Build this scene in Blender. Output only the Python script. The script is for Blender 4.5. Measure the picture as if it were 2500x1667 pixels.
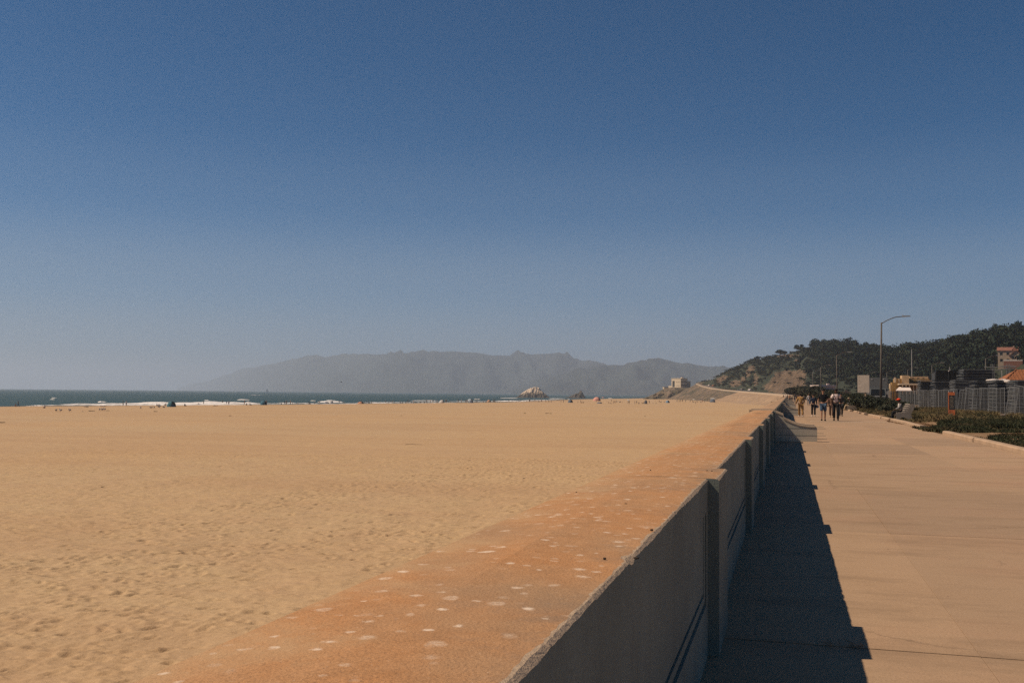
import bpy, bmesh, math, random
import numpy as np
from mathutils import Vector, Matrix
for o in list(bpy.data.objects): bpy.data.objects.remove(o)
sc = bpy.context.scene
COL = sc.collection
R_ = math.radians

# ------------------------------------------------------------------ camera
FPX = 2430.0; PSI, PIT, ROLL = R_(15.5), R_(2.957), R_(0.52); EYE = 1.45
cam_d = bpy.data.cameras.new('camera'); cam = bpy.data.objects.new('camera', cam_d); COL.objects.link(cam)
cam_d.sensor_width = 36.0; cam_d.lens = 36.0 * FPX / 2500.0; cam_d.clip_start = 0.05; cam_d.clip_end = 60000
CM = (Matrix.Rotation(PSI, 4, 'Z') @ Matrix.Rotation(math.pi/2 + PIT, 4, 'X') @ Matrix.Rotation(ROLL, 4, 'Z'))
cam.matrix_world = Matrix.Translation((0, 0, EYE)) @ CM
sc.camera = cam
# ------------------------------------------------------------------ world, sun, exposure
SUN_EL, SUN_TILT = R_(49.0), R_(13.0)
wd = bpy.data.worlds.new('World'); sc.world = wd; wd.use_nodes = True
wn = wd.node_tree.nodes; wl = wd.node_tree.links
sky = wn.new('ShaderNodeTexSky'); sky.sky_type = 'NISHITA'; sky.sun_disc = False
sky.sun_elevation = SUN_EL; sky.sun_rotation = R_(270.0) - SUN_TILT
sky.altitude = 0; sky.air_density = 0.6; sky.dust_density = 0.0; sky.ozone_density = 3.0
tint = wn.new('ShaderNodeMix'); tint.data_type = 'RGBA'; tint.blend_type = 'MULTIPLY'; tint.inputs[0].default_value = 1.0
tint.inputs[7].default_value = (0.01, 0.69, 1.0, 1)             # the clear blue of this sky
wl.new(sky.outputs[0], tint.inputs[6])
# the marine layer whitens the low sky evenly all the way round the horizon
wtc = wn.new('ShaderNodeTexCoord'); wsp = wn.new('ShaderNodeSeparateXYZ'); wl.new(wtc.outputs['Generated'], wsp.inputs[0])
wr = wn.new('ShaderNodeValToRGB'); we = wr.color_ramp.elements
for i_, (p_, v_) in enumerate([(0.0, 0.88), (0.05, 0.80), (0.105, 0.54), (0.186, 0.15), (0.26, 0.02), (0.33, 0.0)]):
    k_ = we[i_] if i_ < 2 else we.new(p_); k_.position = p_; k_.color = (v_, v_, v_, 1)
wr.color_ramp.interpolation = 'EASE'; wl.new(wsp.outputs[2], wr.inputs[0])
wm = wn.new('ShaderNodeMix'); wm.data_type = 'RGBA'; wl.new(wr.outputs[0], wm.inputs[0]); wl.new(tint.outputs[2], wm.inputs[6])
wm.inputs[7].default_value = (0.235/0.062, 0.30/0.062, 0.385/0.062, 1); wl.new(wm.outputs[2], wn['Background'].inputs[0]); wn['Background'].inputs[1].default_value = 0.062
sl = bpy.data.lights.new('sun', 'SUN'); sl.energy = 5.0; sl.angle = R_(0.5); sl.color = (1.0, 0.80, 0.60)
so = bpy.data.objects.new('sun', sl); COL.objects.link(so)
sdir = Vector((-math.cos(SUN_EL)*math.cos(SUN_TILT), -math.cos(SUN_EL)*math.sin(SUN_TILT), math.sin(SUN_EL)))
so.rotation_euler = sdir.to_track_quat('Z', 'Y').to_euler(); so.location = (-40, -10, 60)
vs = sc.view_settings; vs.view_transform = 'Standard'; vs.look = 'None'; vs.exposure = 0.0; vs.gamma = 1.0; vs.use_curve_mapping = False
sc.render.engine = 'CYCLES'
cy = sc.cycles; cy.use_denoising = False; cy.max_bounces = 6; cy.diffuse_bounces = 3; cy.glossy_bounces = 2
cy.transparent_max_bounces = 16; cy.volume_bounces = 1; cy.caustics_reflective = False; cy.caustics_refractive = False

# ------------------------------------------------------------------ helpers
RM = np.array(CM.to_3x3())
def ray(x, y): return RM @ np.array([(x-1250)/FPX, (833.5-y)/FPX, -1.0])
def G(x, y, z=0.0):                       # where the sight line through a surveyed point meets level z
    d = ray(x, y); t = (z-EYE)/d[2]; return Vector((0, 0, EYE)) + Vector(d)*t
def P(x, y, Z): return Vector((0, 0, EYE)) + Vector(ray(x, y))*Z      # ... at distance Z
def proj(p):
    q = RM.T @ (np.array(p) - np.array([0, 0, EYE])); return 1250+FPX*q[0]/-q[2], 833.5-FPX*q[1]/-q[2]
def hz(x): return 948.0 + x*0.0091        # eye level in survey coordinates

def tag(o, label=None, cat=None, group=None, kind=None):
    if label: o['label'] = label
    if cat: o['category'] = cat
    if group: o['group'] = group
    if kind: o['kind'] = kind
    return o
def empty(name, loc=(0, 0, 0), rz=0.0, label=None, cat=None, group=None):
    o = bpy.data.objects.new(name, None); COL.objects.link(o); o.location = loc; o.rotation_euler = (0, 0, rz)
    o.empty_display_size = 0.1
    return tag(o, label, cat, group)
def link(name, me, parent=None, loc=None, rot=None):
    o = bpy.data.objects.new(name, me); COL.objects.link(o)
    if parent is not None: o.parent = parent
    if loc is not None: o.location = loc
    if rot is not None: o.rotation_euler = rot
    return o
def copy_tree(o, parent=None):
    c = o.copy(); COL.objects.link(c); c.parent = parent
    for ch in list(o.children): copy_tree(ch, c)
    return c

class MB:
    def __init__(s): s.v = []; s.f = []; s.m = []
    def add(s, vs_, fs, m=0):
        b = len(s.v); s.v += [tuple(p) for p in vs_]; s.f += [tuple(i+b for i in f) for f in fs]; s.m += [m]*len(fs); return s
    def box(s, c, d, m=0, rot=None, taper=1.0):
        x, y, z = d[0]/2, d[1]/2, d[2]/2
        p = [Vector((sx*x*(taper if sz > 0 else 1), sy*y*(taper if sz > 0 else 1), sz*z)) for sz in (-1, 1) for sy in (-1, 1) for sx in (-1, 1)]
        if rot is not None: p = [rot @ q for q in p]
        c = Vector(c)
        return s.add([q+c for q in p], [(0,2,3,1),(4,5,7,6),(0,1,5,4),(2,6,7,3),(0,4,6,2),(1,3,7,5)], m)
    def cyl(s, a, b, r0, r1=None, n=8, m=0, cap=True):
        a, b = Vector(a), Vector(b); r1 = r0 if r1 is None else r1
        ax = (b-a).normalized(); u = ax.orthogonal().normalized(); w = ax.cross(u)
        pts = []
        for q, r in ((a, r0), (b, r1)):
            for i in range(n):
                t = 2*math.pi*i/n; pts.append(q + (u*math.cos(t) + w*math.sin(t))*r)
        fs = [(i, (i+1) % n, n+(i+1) % n, n+i) for i in range(n)]
        if cap: fs += [tuple(range(n-1, -1, -1)), tuple(range(n, 2*n))]
        return s.add(pts, fs, m)
    def tube(s, pts, r, n=6, m=0):
        for i in range(len(pts)-1): s.cyl(pts[i], pts[i+1], r, r, n, m)
        return s
    def prism(s, poly, axis, t0, t1, m=0):    # poly: 2-D outline, extruded along axis 0/1/2
        n = len(poly)
        def mk(p, t):
            return {0: (t, p[0], p[1]), 1: (p[0], t, p[1]), 2: (p[0], p[1], t)}[axis]
        v = [mk(p, t0) for p in poly] + [mk(p, t1) for p in poly]
        return s.add(v, [tuple(range(n-1, -1, -1)), tuple(range(n, 2*n))] + [(i, (i+1) % n, n+(i+1) % n, n+i) for i in range(n)], m)
    def ball(s, c, r, m=0, nu=10, nv=7, f=None):
        c = Vector(c); r = Vector(r) if hasattr(r, '__len__') else Vector((r, r, r)); v = []
        for j in range(nv+1):
            ph = math.pi*j/nv
            for i in range(nu):
                t = 2*math.pi*i/nu; d = Vector((math.sin(ph)*math.cos(t), math.sin(ph)*math.sin(t), math.cos(ph)))
                k = f(d) if f else 1.0
                v.append(c + Vector((d.x*r.x, d.y*r.y, d.z*r.z))*k)
        fs = [(j*nu+i, (j+1)*nu+i, (j+1)*nu+(i+1) % nu, j*nu+(i+1) % nu) for j in range(nv) for i in range(nu)]
        return s.add(v, fs, m)
    def mesh(s, name, mats, smooth=False):
        me = bpy.data.meshes.new(name); me.from_pydata(s.v, [], s.f)
        for m in (mats if isinstance(mats, (list, tuple)) else [mats]): me.materials.append(m)
        if any(s.m): me.polygons.foreach_set('material_index', s.m)
        if smooth: me.polygons.foreach_set('use_smooth', [True]*len(s.f))
        me.validate(); me.update(); return me
    def build(s, name, mats, parent=None, loc=None, smooth=False, rot=None):
        return link(name, s.mesh(name, mats, smooth), parent, loc, rot)

def np_mesh(name, V, F, mats, mi=None, smooth=False, attr=None):
    me = bpy.data.meshes.new(name); V = np.asarray(V, np.float32); F = np.asarray(F, np.int32); k = F.shape[1]
    me.vertices.add(len(V)); me.vertices.foreach_set('co', V.ravel())
    me.loops.add(F.size); me.loops.foreach_set('vertex_index', F.ravel())
    me.polygons.add(len(F)); me.polygons.foreach_set('loop_start', np.arange(0, F.size, k, dtype=np.int32))
    me.polygons.foreach_set('loop_total', np.full(len(F), k, np.int32))
    for m in (mats if isinstance(mats, (list, tuple)) else [mats]): me.materials.append(m)
    if mi is not None: me.polygons.foreach_set('material_index', np.asarray(mi, np.int32))
    me.polygons.foreach_set('use_smooth', np.full(len(F), smooth))
    if attr is not None:
        for an, av in attr.items():
            a = me.attributes.new(an, 'FLOAT', 'POINT'); a.data.foreach_set('value', np.asarray(av, np.float32).ravel())
    me.update(calc_edges=True); me.validate(); return me
def grid_faces(nr, nc):
    i = np.arange(nr-1)[:, None]*nc + np.arange(nc-1)[None, :]; i = i.ravel()
    return np.stack([i, i+1, i+nc+1, i+nc], 1)
_NT = {}
def vnoise(x, y, seed=0):                 # smooth lattice noise, -1..1
    T = _NT.get(seed)
    if T is None: T = _NT[seed] = np.random.RandomState(seed).rand(256, 256)*2-1
    x = np.asarray(x, float); y = np.asarray(y, float)
    xi = np.floor(x).astype(int); yi = np.floor(y).astype(int); fx = x-xi; fy = y-yi
    fx = fx*fx*(3-2*fx); fy = fy*fy*(3-2*fy); a = xi & 255; b = yi & 255; a1 = (a+1) & 255; b1 = (b+1) & 255
    return (T[a, b]*(1-fx)+T[a1, b]*fx)*(1-fy) + (T[a, b1]*(1-fx)+T[a1, b1]*fx)*fy
def fbm(x, y, seed=0, o=4, g=0.5):
    s = 0; k = 1.0
    for i in range(o): s = s + k*vnoise(np.asarray(x)*2**i+17*i, np.asarray(y)*2**i+31*i, seed+i); k *= g
    return s

# ------------------------------------------------------------------ materials
class NT:
    def __init__(s, name):
        s.mat = bpy.data.materials.new(name); s.mat.use_nodes = True; s.t = s.mat.node_tree; s.n = s.t.nodes
        s.b = s.n['Principled BSDF']; s.tc = s.n.new('ShaderNodeTexCoord')
        try: s.b.inputs['Specular IOR Level'].default_value = 0.2
        except Exception: pass
    def L(s, a, b): s.t.links.new(a, b)
    def noise(s, scale, detail=4, rough=0.55, vec=None, dist=0.0, stretch=None):
        n = s.n.new('ShaderNodeTexNoise'); n.inputs['Scale'].default_value = scale; n.inputs['Detail'].default_value = detail
        n.inputs['Roughness'].default_value = rough; n.inputs['Distortion'].default_value = dist
        v = vec or s.tc.outputs['Object']
        if stretch:
            mp = s.n.new('ShaderNodeMapping'); mp.inputs['Scale'].default_value = stretch[:3]
            if len(stretch) > 3: mp.inputs['Rotation'].default_value = (0, 0, stretch[3])
            s.L(v, mp.inputs[0]); v = mp.outputs[0]
        s.L(v, n.inputs['Vector']); return n.outputs['Fac']
    def noiseW(s, *a, **k):
        return s.noise(*a, vec=s.wpos, **k)
    def voro(s, scale, vec=None, rnd=1.0, feat='F1'):
        n = s.n.new('ShaderNodeTexVoronoi'); n.inputs['Scale'].default_value = scale; n.inputs['Randomness'].default_value = rnd; n.feature = feat
        s.L(vec or s.tc.outputs['Object'], n.inputs['Vector']); return n
    def ramp(s, fac, stops):
        r = s.n.new('ShaderNodeValToRGB'); e = r.color_ramp.elements
        while len(e) > 1: e.remove(e[-1])
        for i, (p, c) in enumerate(stops):
            k = e[0] if i == 0 else e.new(p); k.position = p; k.color = (*c, 1) if hasattr(c, '__len__') else (c, c, c, 1)
        s.L(fac, r.inputs[0]); return r.outputs[0]
    def mix(s, fac, a, b, mode='MIX'):
        m = s.n.new('ShaderNodeMix'); m.data_type = 'RGBA'; m.blend_type = mode
        for sock, v in ((m.inputs[0], fac), (m.inputs[6], a), (m.inputs[7], b)):
            if isinstance(v, (int, float)): sock.default_value = v
            elif isinstance(v, tuple): sock.default_value = (*v, 1)
            else: s.L(v, sock)
        return m.outputs[2]
    def math(s, op, a, b=0.0, clamp=False):
        m = s.n.new('ShaderNodeMath'); m.operation = op; m.use_clamp = clamp
        for sock, v in ((m.inputs[0], a), (m.inputs[1], b)):
            if isinstance(v, (int, float)): sock.default_value = v
            else: s.L(v, sock)
        return m.outputs[0]
    def attr(s, name):
        a = s.n.new('ShaderNodeAttribute'); a.attribute_name = name; return a.outputs['Fac']
    def color(s, c): s.L(c, s.b.inputs['Base Color']) if not isinstance(c, tuple) else setattr(s.b.inputs['Base Color'], 'default_value', (*c, 1)); return s
    def bump(s, h, strength=0.3, dist=0.02):
        b = s.n.new('ShaderNodeBump'); b.inputs['Strength'].default_value = strength; b.inputs['Distance'].default_value = dist
        s.L(h, b.inputs['Height']); s.L(b.outputs[0], s.b.inputs['Normal']); return s
    def rough(s, r): s.b.inputs['Roughness'].default_value = r; return s
def sc3(c, k): return tuple(min(1.0, x*k) for x in c)
def simple(name, c, rough=0.7, var=0.25, scale=6.0, bump=0.0, metal=0.0, spec=None):
    t = NT(name); f = t.noise(scale, 5)
    t.color(t.ramp(f, [(0.3, sc3(c, 1-var)), (0.7, sc3(c, 1+var*0.7))])).rough(rough)
    if bump: t.bump(t.noise(scale*6, 4), bump, 0.02)
    t.b.inputs['Metallic'].default_value = metal
    if spec is not None: t.b.inputs['Specular IOR Level'].default_value = spec
    return t.mat

# sand
t = NT('beach_sand')
big = t.noise(0.035, 4, 0.6, stretch=(1, 0.5, 1, 0.2)); mid = t.noise(0.5, 5); fine = t.noise(9, 4, 0.65); grain = t.noise(45, 5, 0.85); g2 = t.noise(4.0, 6, 0.8, stretch=(1, 2.4, 1, 0.3))
c = t.ramp(big, [(0.35, (0.500, 0.340, 0.178)), (0.65, (0.480, 0.348, 0.196))])
c = t.mix(t.ramp(mid, [(0.35, 0.0), (0.75, 0.45)]), c, (0.41, 0.265, 0.155))
c = t.mix(t.ramp(fine, [(0.45, 0.0), (0.75, 0.22)]), c, (0.30, 0.20, 0.12))
c = t.mix(t.ramp(grain, [(0.36, 0.55), (0.52, 0.0)]), c, (0.26, 0.165, 0.09))
c = t.mix(t.ramp(grain, [(0.52, 0.0), (0.66, 0.5)]), c, (0.60, 0.42, 0.26))
c = t.mix(t.ramp(g2, [(0.36, 0.38), (0.50, 0.0)]), c, (0.29, 0.19, 0.11))
c = t.mix(t.ramp(t.noise(0.11, 4, 0.6, stretch=(0.22, 1.0, 1, -0.25)), [(0.46, 0.0), (0.62, 0.32)]), c, (0.36, 0.225, 0.125))
c = t.mix(t.math('MULTIPLY', t.attr('wet'), 0.6), c, (0.26, 0.165, 0.095))
t.color(c).rough(0.95)
h = t.math('ADD', t.math('MULTIPLY', t.noise(0.9, 3, 0.5, stretch=(1, 2.2, 1, 0.35)), 1.0), t.math('MULTIPLY', t.noise(5, 4, 0.6), 0.18))
t.bump(t.math('ADD', h, t.math('MULTIPLY', t.noise(22, 4, 0.7), 0.05)), 0.9, 0.17)
M_SAND = t.mat
# sea
t = NT('sea_water'); f = t.noise(0.02, 5, 0.6, stretch=(0.4, 1.4, 1)); f2 = t.noise(0.25, 4, 0.6)
t.color(t.mix(t.math('MULTIPLY', t.math('ADD', f, f2), 0.5), (0.010, 0.040, 0.046), (0.030, 0.078, 0.080))).rough(0.55)
t.b.inputs['Specular IOR Level'].default_value = 0.25
t.bump(t.noise(0.35, 5, 0.65), 0.6, 0.8); M_SEA = t.mat
t = NT('sea_foam'); t.color(t.ramp(t.noise(0.6, 5), [(0.3, (0.55, 0.53, 0.50)), (0.6, (0.85, 0.82, 0.78))])).rough(0.9); M_FOAM = t.mat
# wall
def walltop(name, c1, c2, spots):
    t = NT(name); W = t.noise(3.0, 4, 0.6)
    c = t.ramp(t.noise(1.6, 6, 0.7), [(0.36, c1), (0.62, c2)])
    c = t.mix(t.ramp(t.noise(5.5, 6, 0.75), [(0.52, 0.0), (0.68, 0.4)]), c, sc3(c1, 0.66))
    c = t.mix(t.ramp(t.noise(14, 4, 0.7), [(0.45, 0.0), (0.8, 0.5)]), c, sc3(c2, 1.35))
    c = t.mix(t.ramp(t.noise(0.8, 4, 0.6), [(0.54, 0.0), (0.70, 0.5)]), c, (0.30, 0.205, 0.125))
    c = t.mix(t.ramp(t.noise(170, 2, 0.8), [(0.38, 0.55), (0.50, 0.0)]), c, (0.22, 0.12, 0.06))
    c = t.mix(t.ramp(t.noise(120, 2, 0.8), [(0.66, 0.0), (0.72, 0.6)]), c, (0.55, 0.42, 0.30))
    sx = t.n.new('ShaderNodeSeparateXYZ'); t.L(t.tc.outputs['Object'], sx.inputs[0])
    drift = t.math('ADD', t.math('MULTIPLY', t.math('SUBTRACT', -0.80, sx.outputs[0]), 2.6), t.math('MULTIPLY', t.math('SUBTRACT', t.noise(2.4, 6, 0.75), 0.5), 3.0))
    c = t.mix(t.ramp(drift, [(0.15, 0.0), (0.95, 0.75)]), c, (0.46, 0.315, 0.175))
    grime = t.math('ADD', t.math('MULTIPLY', t.math('ADD', sx.outputs[0], 0.72), 1.3), t.math('MULTIPLY', t.math('SUBTRACT', t.noise(1.7, 6, 0.75), 0.5), 3.2))
    c = t.mix(t.ramp(grime, [(0.30, 0.0), (0.85, 0.62)]), c, (0.21, 0.155, 0.11))
    if spots:
        mv = t.n.new('ShaderNodeVectorMath'); mv.operation = 'MULTIPLY_ADD'
        nz = t.n.new('ShaderNodeTexNoise'); nz.inputs['Scale'].default_value = 22; nz.inputs['Detail'].default_value = 6; nz.inputs['Roughness'].default_value = 0.7
        t.L(t.tc.outputs['Object'], nz.inputs['Vector'])
        t.L(nz.outputs['Color'], mv.inputs[0]); mv.inputs[1].default_value = (0.05, 0.05, 0.0); t.L(t.tc.outputs['Object'], mv.inputs[2])
        for scl, thr, dens in ((8.0, 0.155, 0.42), (13.0, 0.20, 0.50), (21.0, 0.23, 0.36), (4.0, 0.075, 0.55), (1.7, 0.055, 0.5)):
            v = t.voro(scl, mv.outputs[0]); sp = t.n.new('ShaderNodeSeparateColor'); t.L(v.outputs['Color'], sp.inputs[0])
            edge = t.math('MULTIPLY', t.ramp(v.outputs['Distance'], [(thr*0.75, 1.0), (thr*1.3, 0.0)]), t.ramp(t.noise(60, 4, 0.8), [(0.38, 0.25), (0.55, 1.0)]))
            on = t.math('LESS_THAN', sp.outputs[0], dens)
            k = t.math('MULTIPLY', t.math('MULTIPLY', edge, on), t.math('ADD', t.math('MULTIPLY', t.math('POWER', sp.outputs[1], 1.1), 0.85), 0.15))
            c = t.mix(k, c, (0.70, 0.57, 0.44))
    t.color(c).rough(0.95).bump(t.math('ADD', t.noise(110, 3, 0.75), t.math('MULTIPLY', t.noise(9, 4), 1.5)), 0.55, 0.006)
    return t.mat
M_WTOP = walltop('weathered_orange_concrete', (0.450, 0.224, 0.094), (0.425, 0.248, 0.126), True)
M_WTOP2 = walltop('weathered_tan_concrete', (0.43, 0.27, 0.155), (0.40, 0.27, 0.17), False)
def concrete(name, c, stain=(0.12, 0.10, 0.08), amt=0.5, bump=0.4):
    t = NT(name); f = t.noise(1.3, 6, 0.65); c_ = t.ramp(f, [(0.3, sc3(c, 0.78)), (0.7, sc3(c, 1.12))])
    c_ = t.mix(t.ramp(t.noise(2.2, 5, 0.7, stretch=(1, 1, 0.35)), [(0.55, 0.0), (0.8, amt)]), c_, stain)
    c_ = t.mix(t.ramp(t.noise(90, 3, 0.8), [(0.35, 0.35), (0.55, 0.0)]), c_, sc3(c, 0.5))
    t.color(c_).rough(0.9).bump(t.noise(60, 4, 0.7), bump, 0.006); return t.mat
M_WFACE = concrete('wall_face_concrete', (0.235, 0.265, 0.225), amt=0.5)
M_EDGE = concrete('chipped_concrete', (0.52, 0.39, 0.265), amt=0.25, bump=0.9)
M_WING = concrete('wing_wall_concrete', (0.50, 0.465, 0.38))
M_WCAP = concrete('pale_concrete_cap', (0.50, 0.40, 0.29), amt=0.25)
# promenade
t = NT('promenade_concrete'); geo = t.n.new('ShaderNodeNewGeometry'); t.wpos = geo.outputs['Position']
c = t.ramp(t.noiseW(0.35, 5, 0.6), [(0.3, (0.400, 0.258, 0.163)), (0.5, (0.382, 0.266, 0.170)), (0.7, (0.360, 0.246, 0.154))])
c = t.mix(t.ramp(t.noiseW(1.6, 6, 0.7), [(0.5, 0.0), (0.8, 0.35)]), c, (0.26, 0.18, 0.115))
c = t.mix(t.ramp(t.noiseW(2.6, 4, 0.7, stretch=(0.25, 2.0, 1)), [(0.55, 0.0), (0.8, 0.25)]), c, (0.44, 0.32, 0.215))
c = t.mix(t.ramp(t.noiseW(70, 5, 0.9), [(0.36, 0.6), (0.52, 0.0)]), c, (0.19, 0.125, 0.075))
c = t.mix(t.ramp(t.noiseW(38, 5, 0.9), [(0.52, 0.0), (0.68, 0.45)]), c, (0.48, 0.35, 0.24))
v = t.voro(4.5, geo.outputs['Position']); sp = t.n.new('ShaderNodeSeparateColor'); t.L(v.outputs['Color'], sp.inputs[0])
c = t.mix(t.math('MULTIPLY', t.ramp(v.outputs['Distance'], [(0.035, 0.85), (0.06, 0.0)]), t.math('LESS_THAN', sp.outputs[0], 0.32)), c, (0.07, 0.045, 0.03))
v2 = t.n.new('ShaderNodeTexVoronoi'); v2.feature = 'DISTANCE_TO_EDGE'; v2.inputs['Scale'].default_value = 0.42
nz = t.n.new('ShaderNodeTexNoise'); nz.inputs['Scale'].default_value = 2.2; nz.inputs['Detail'].default_value = 6; nz.inputs['Roughness'].default_value = 0.7; t.L(geo.outputs['Position'], nz.inputs['Vector'])
mv = t.n.new('ShaderNodeVectorMath'); mv.operation = 'MULTIPLY_ADD'; t.L(nz.outputs['Color'], mv.inputs[0]); mv.inputs[1].default_value = (0.5, 0.5, 0); t.L(geo.outputs['Position'], mv.inputs[2]); t.L(mv.outputs[0], v2.inputs['Vector'])
crack = t.math('MULTIPLY', t.ramp(v2.outputs['Distance'], [(0.002, 1.0), (0.006, 0.0)]), t.ramp(t.noiseW(0.45, 2, 0.5), [(0.54, 0.0), (0.62, 0.5)]))
c = t.mix(crack, c, (0.09, 0.06, 0.04))
oi = t.n.new('ShaderNodeObjectInfo'); c = t.mix(1.0, c, t.ramp(oi.outputs['Random'], [(0.0, (0.86, 0.86, 0.87)), (0.5, (1.0, 0.99, 0.97)), (1.0, (1.07, 1.05, 1.02))]), 'MULTIPLY')
c = t.mix(t.ramp(t.noiseW(0.8, 6, 0.75, stretch=(0.5, 1.6, 1)), [(0.50, 0.0), (0.64, 0.55)]), c, (0.235, 0.16, 0.10))
t.color(c).rough(0.9).bump(t.math('ADD', t.noiseW(130, 3, 0.7), t.math('MULTIPLY', t.noiseW(7, 5, 0.7), 2.0)), 0.4, 0.005); M_PROM = t.mat
M_JOINT = simple('joint_dirt', (0.10, 0.065, 0.04), 0.95)
M_KERB = concrete('kerb_concrete', (0.42, 0.30, 0.20), amt=0.3)
t = NT('dry_soil')
c = t.ramp(t.noise(0.25, 6, 0.65), [(0.3, (0.15, 0.10, 0.055)), (0.55, (0.30, 0.19, 0.105)), (0.75, (0.37, 0.25, 0.15))])
c = t.mix(t.ramp(t.noise(2.5, 6, 0.7), [(0.45, 0.0), (0.7, 0.7)]), c, (0.13, 0.085, 0.04))
t.color(c).rough(0.95).bump(t.noise(6, 6, 0.7), 0.8, 0.05); M_SOIL = t.mat

# ------------------------------------------------------------------ beach
CR = sorted([(q.y, q.x) for q in [G(0, 991.5, -4.1), G(300, 989.5, -4.1), G(700, 987, -4.1), G(1000, 984, -4.1), G(1300, 980.5, -4.1)]])
cry = np.array([-400, 0] + [a for a, b in CR] + [1000, 1200, 1500]); crx = np.array([CR[0][1]-60, CR[0][1]-25] + [b for a, b in CR] + [-200, -190, -190])
def sand_h(x, y):
    x = np.asarray(x, float); y = np.asarray(y, float)
    xc = np.interp(y, cry, crx); d = x - xc                      # >0 : landward
    u = np.clip(d/np.maximum(1.0, -1.0-xc), 0, 1)
    z = -4.1 + 0.5*u + 0.10*fbm(x*0.02, y*0.02, 5, 3)*np.clip(d/20, 0, 1)
    z = np.where(d < 0, -4.1 + 0.045*d, z)
    return np.maximum(z, -9.0)
def axis(fine0, fine1, step, lo, hi, g):
    a = list(np.arange(fine0, fine1, step)); s = step; q = fine1
    while q < hi: a.append(q); s = min(s*g, 25.0); q += s
    a.append(hi); s = step; q = fine0-step; b = []
    while q > lo: b.append(q); s = min(s*g, 25.0); q -= s
    b.append(lo); return np.array(b[::-1]+a)
xs = np.concatenate([axis(-62.0, -24.1, 0.13, -1300.0, -24.1, 1.06), np.arange(-24.0, -1.02, 0.062), [-1.0]])
ys = np.concatenate([[-120, -60, -20, 0, 8, 11], np.arange(12.5, 35.0, 0.062), axis(35.1, 76.0, 0.13, 35.0, 1500.0, 1.05)[1:]]); xs = np.unique(xs); ys = np.unique(ys)
XX, YY = np.meshgrid(xs, ys); ZZ = sand_h(XX, YY)
rs = np.random.RandomState(7)
# trampled footprints: shallow elongated dents with a raised rim
x0, x1, y0, y1 = -60.0, -1.0, 12.5, 75.0
N = 26000
for k in range(N):
    px, py = rs.uniform(x0+.5, x1-.2), rs.uniform(y0+.5, y1-.5)
    if vnoise(px*0.22, py*0.22, 3) < rs.uniform(-1.3, 0.25): continue
    a = rs.normal(0.5, 0.6); L, Wd = rs.uniform(0.08, 0.18), rs.uniform(0.05, 0.10); dp = rs.uniform(0.012, 0.06)
    i0 = np.searchsorted(xs, px-.5); i1 = np.searchsorted(xs, px+.5); j0 = np.searchsorted(ys, py-.5); j1 = np.searchsorted(ys, py+.5)
    dx = XX[j0:j1, i0:i1]-px; dy = YY[j0:j1, i0:i1]-py
    u = (dx*math.cos(a)+dy*math.sin(a))/L; w = (-dx*math.sin(a)+dy*math.cos(a))/Wd; r2 = u*u+w*w
    ZZ[j0:j1, i0:i1] += dp*(-np.exp(-r2*0.6) + 0.45*np.exp(-((np.sqrt(r2)-1.9)**2)*1.8))
fade = np.clip((85-np.hypot(XX, YY))/35, 0, 1)
ZZ += fade*(0.020*fbm(XX*1.7+YY*0.6, YY*3.2-XX*0.9, 11, 3) + 0.04*fbm(XX*0.5, YY*0.5, 12, 2))
me = np_mesh('beach', np.stack([XX, YY, ZZ], -1).reshape(-1, 3), grid_faces(len(ys), len(xs)), M_SAND, smooth=True, attr={'wet': np.clip(1-(XX-np.interp(YY, cry, crx)-3*vnoise(YY*0.05, YY*0, 8))/16.0, 0, 1).ravel()})
tag(link('beach', me), kind='structure')

# ------------------------------------------------------------------ sea
SEA = -6.0
rr = np.concatenate([[0.0], np.geomspace(150, 13000, 60)]); aa = np.linspace(0, 2*math.pi, 97)
V = np.array([[r*math.cos(a), r*math.sin(a), SEA] for r in rr for a in aa]); V[:, 1] += 0
tag(link('sea', np_mesh('sea', V, grid_faces(len(rr), len(aa)), M_SEA)), kind='structure')
def wave(px0, px1, py, hgt, width, name='breaking_wave', seed=0, py1=None):
    a = G(px0, py, SEA); b = G(px1, py if py1 is None else py1, SEA); n = max(12, int((b-a).length/2.0)); m = 7
    V = []; d = (b-a).normalized(); nrm = Vector((-d.y, d.x, 0))
    for i in range(n+1):
        s_ = i/n; env = min(1, s_*6, (1-s_)*6)**0.7; c0 = a.lerp(b, s_) + nrm*(4*float(vnoise(i*0.13, seed, 1)))
        k = env*(0.72+0.38*float(vnoise(i*0.23, seed*3.1, 2)))
        for j in range(m):
            w = j/(m-1); V.append(c0 + nrm*((w-0.5)*width*(0.4+0.8*k)) + Vector((0, 0, 0.05+hgt*k*math.sin(math.pi*w)**0.8 + 0.12*float(vnoise(i*1.3, j*1.7, seed+9))*env)))
    return tag(link(name, np_mesh(name, np.array(V), grid_faces(n+1, m), M_FOAM, smooth=True)), kind='structure')
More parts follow.
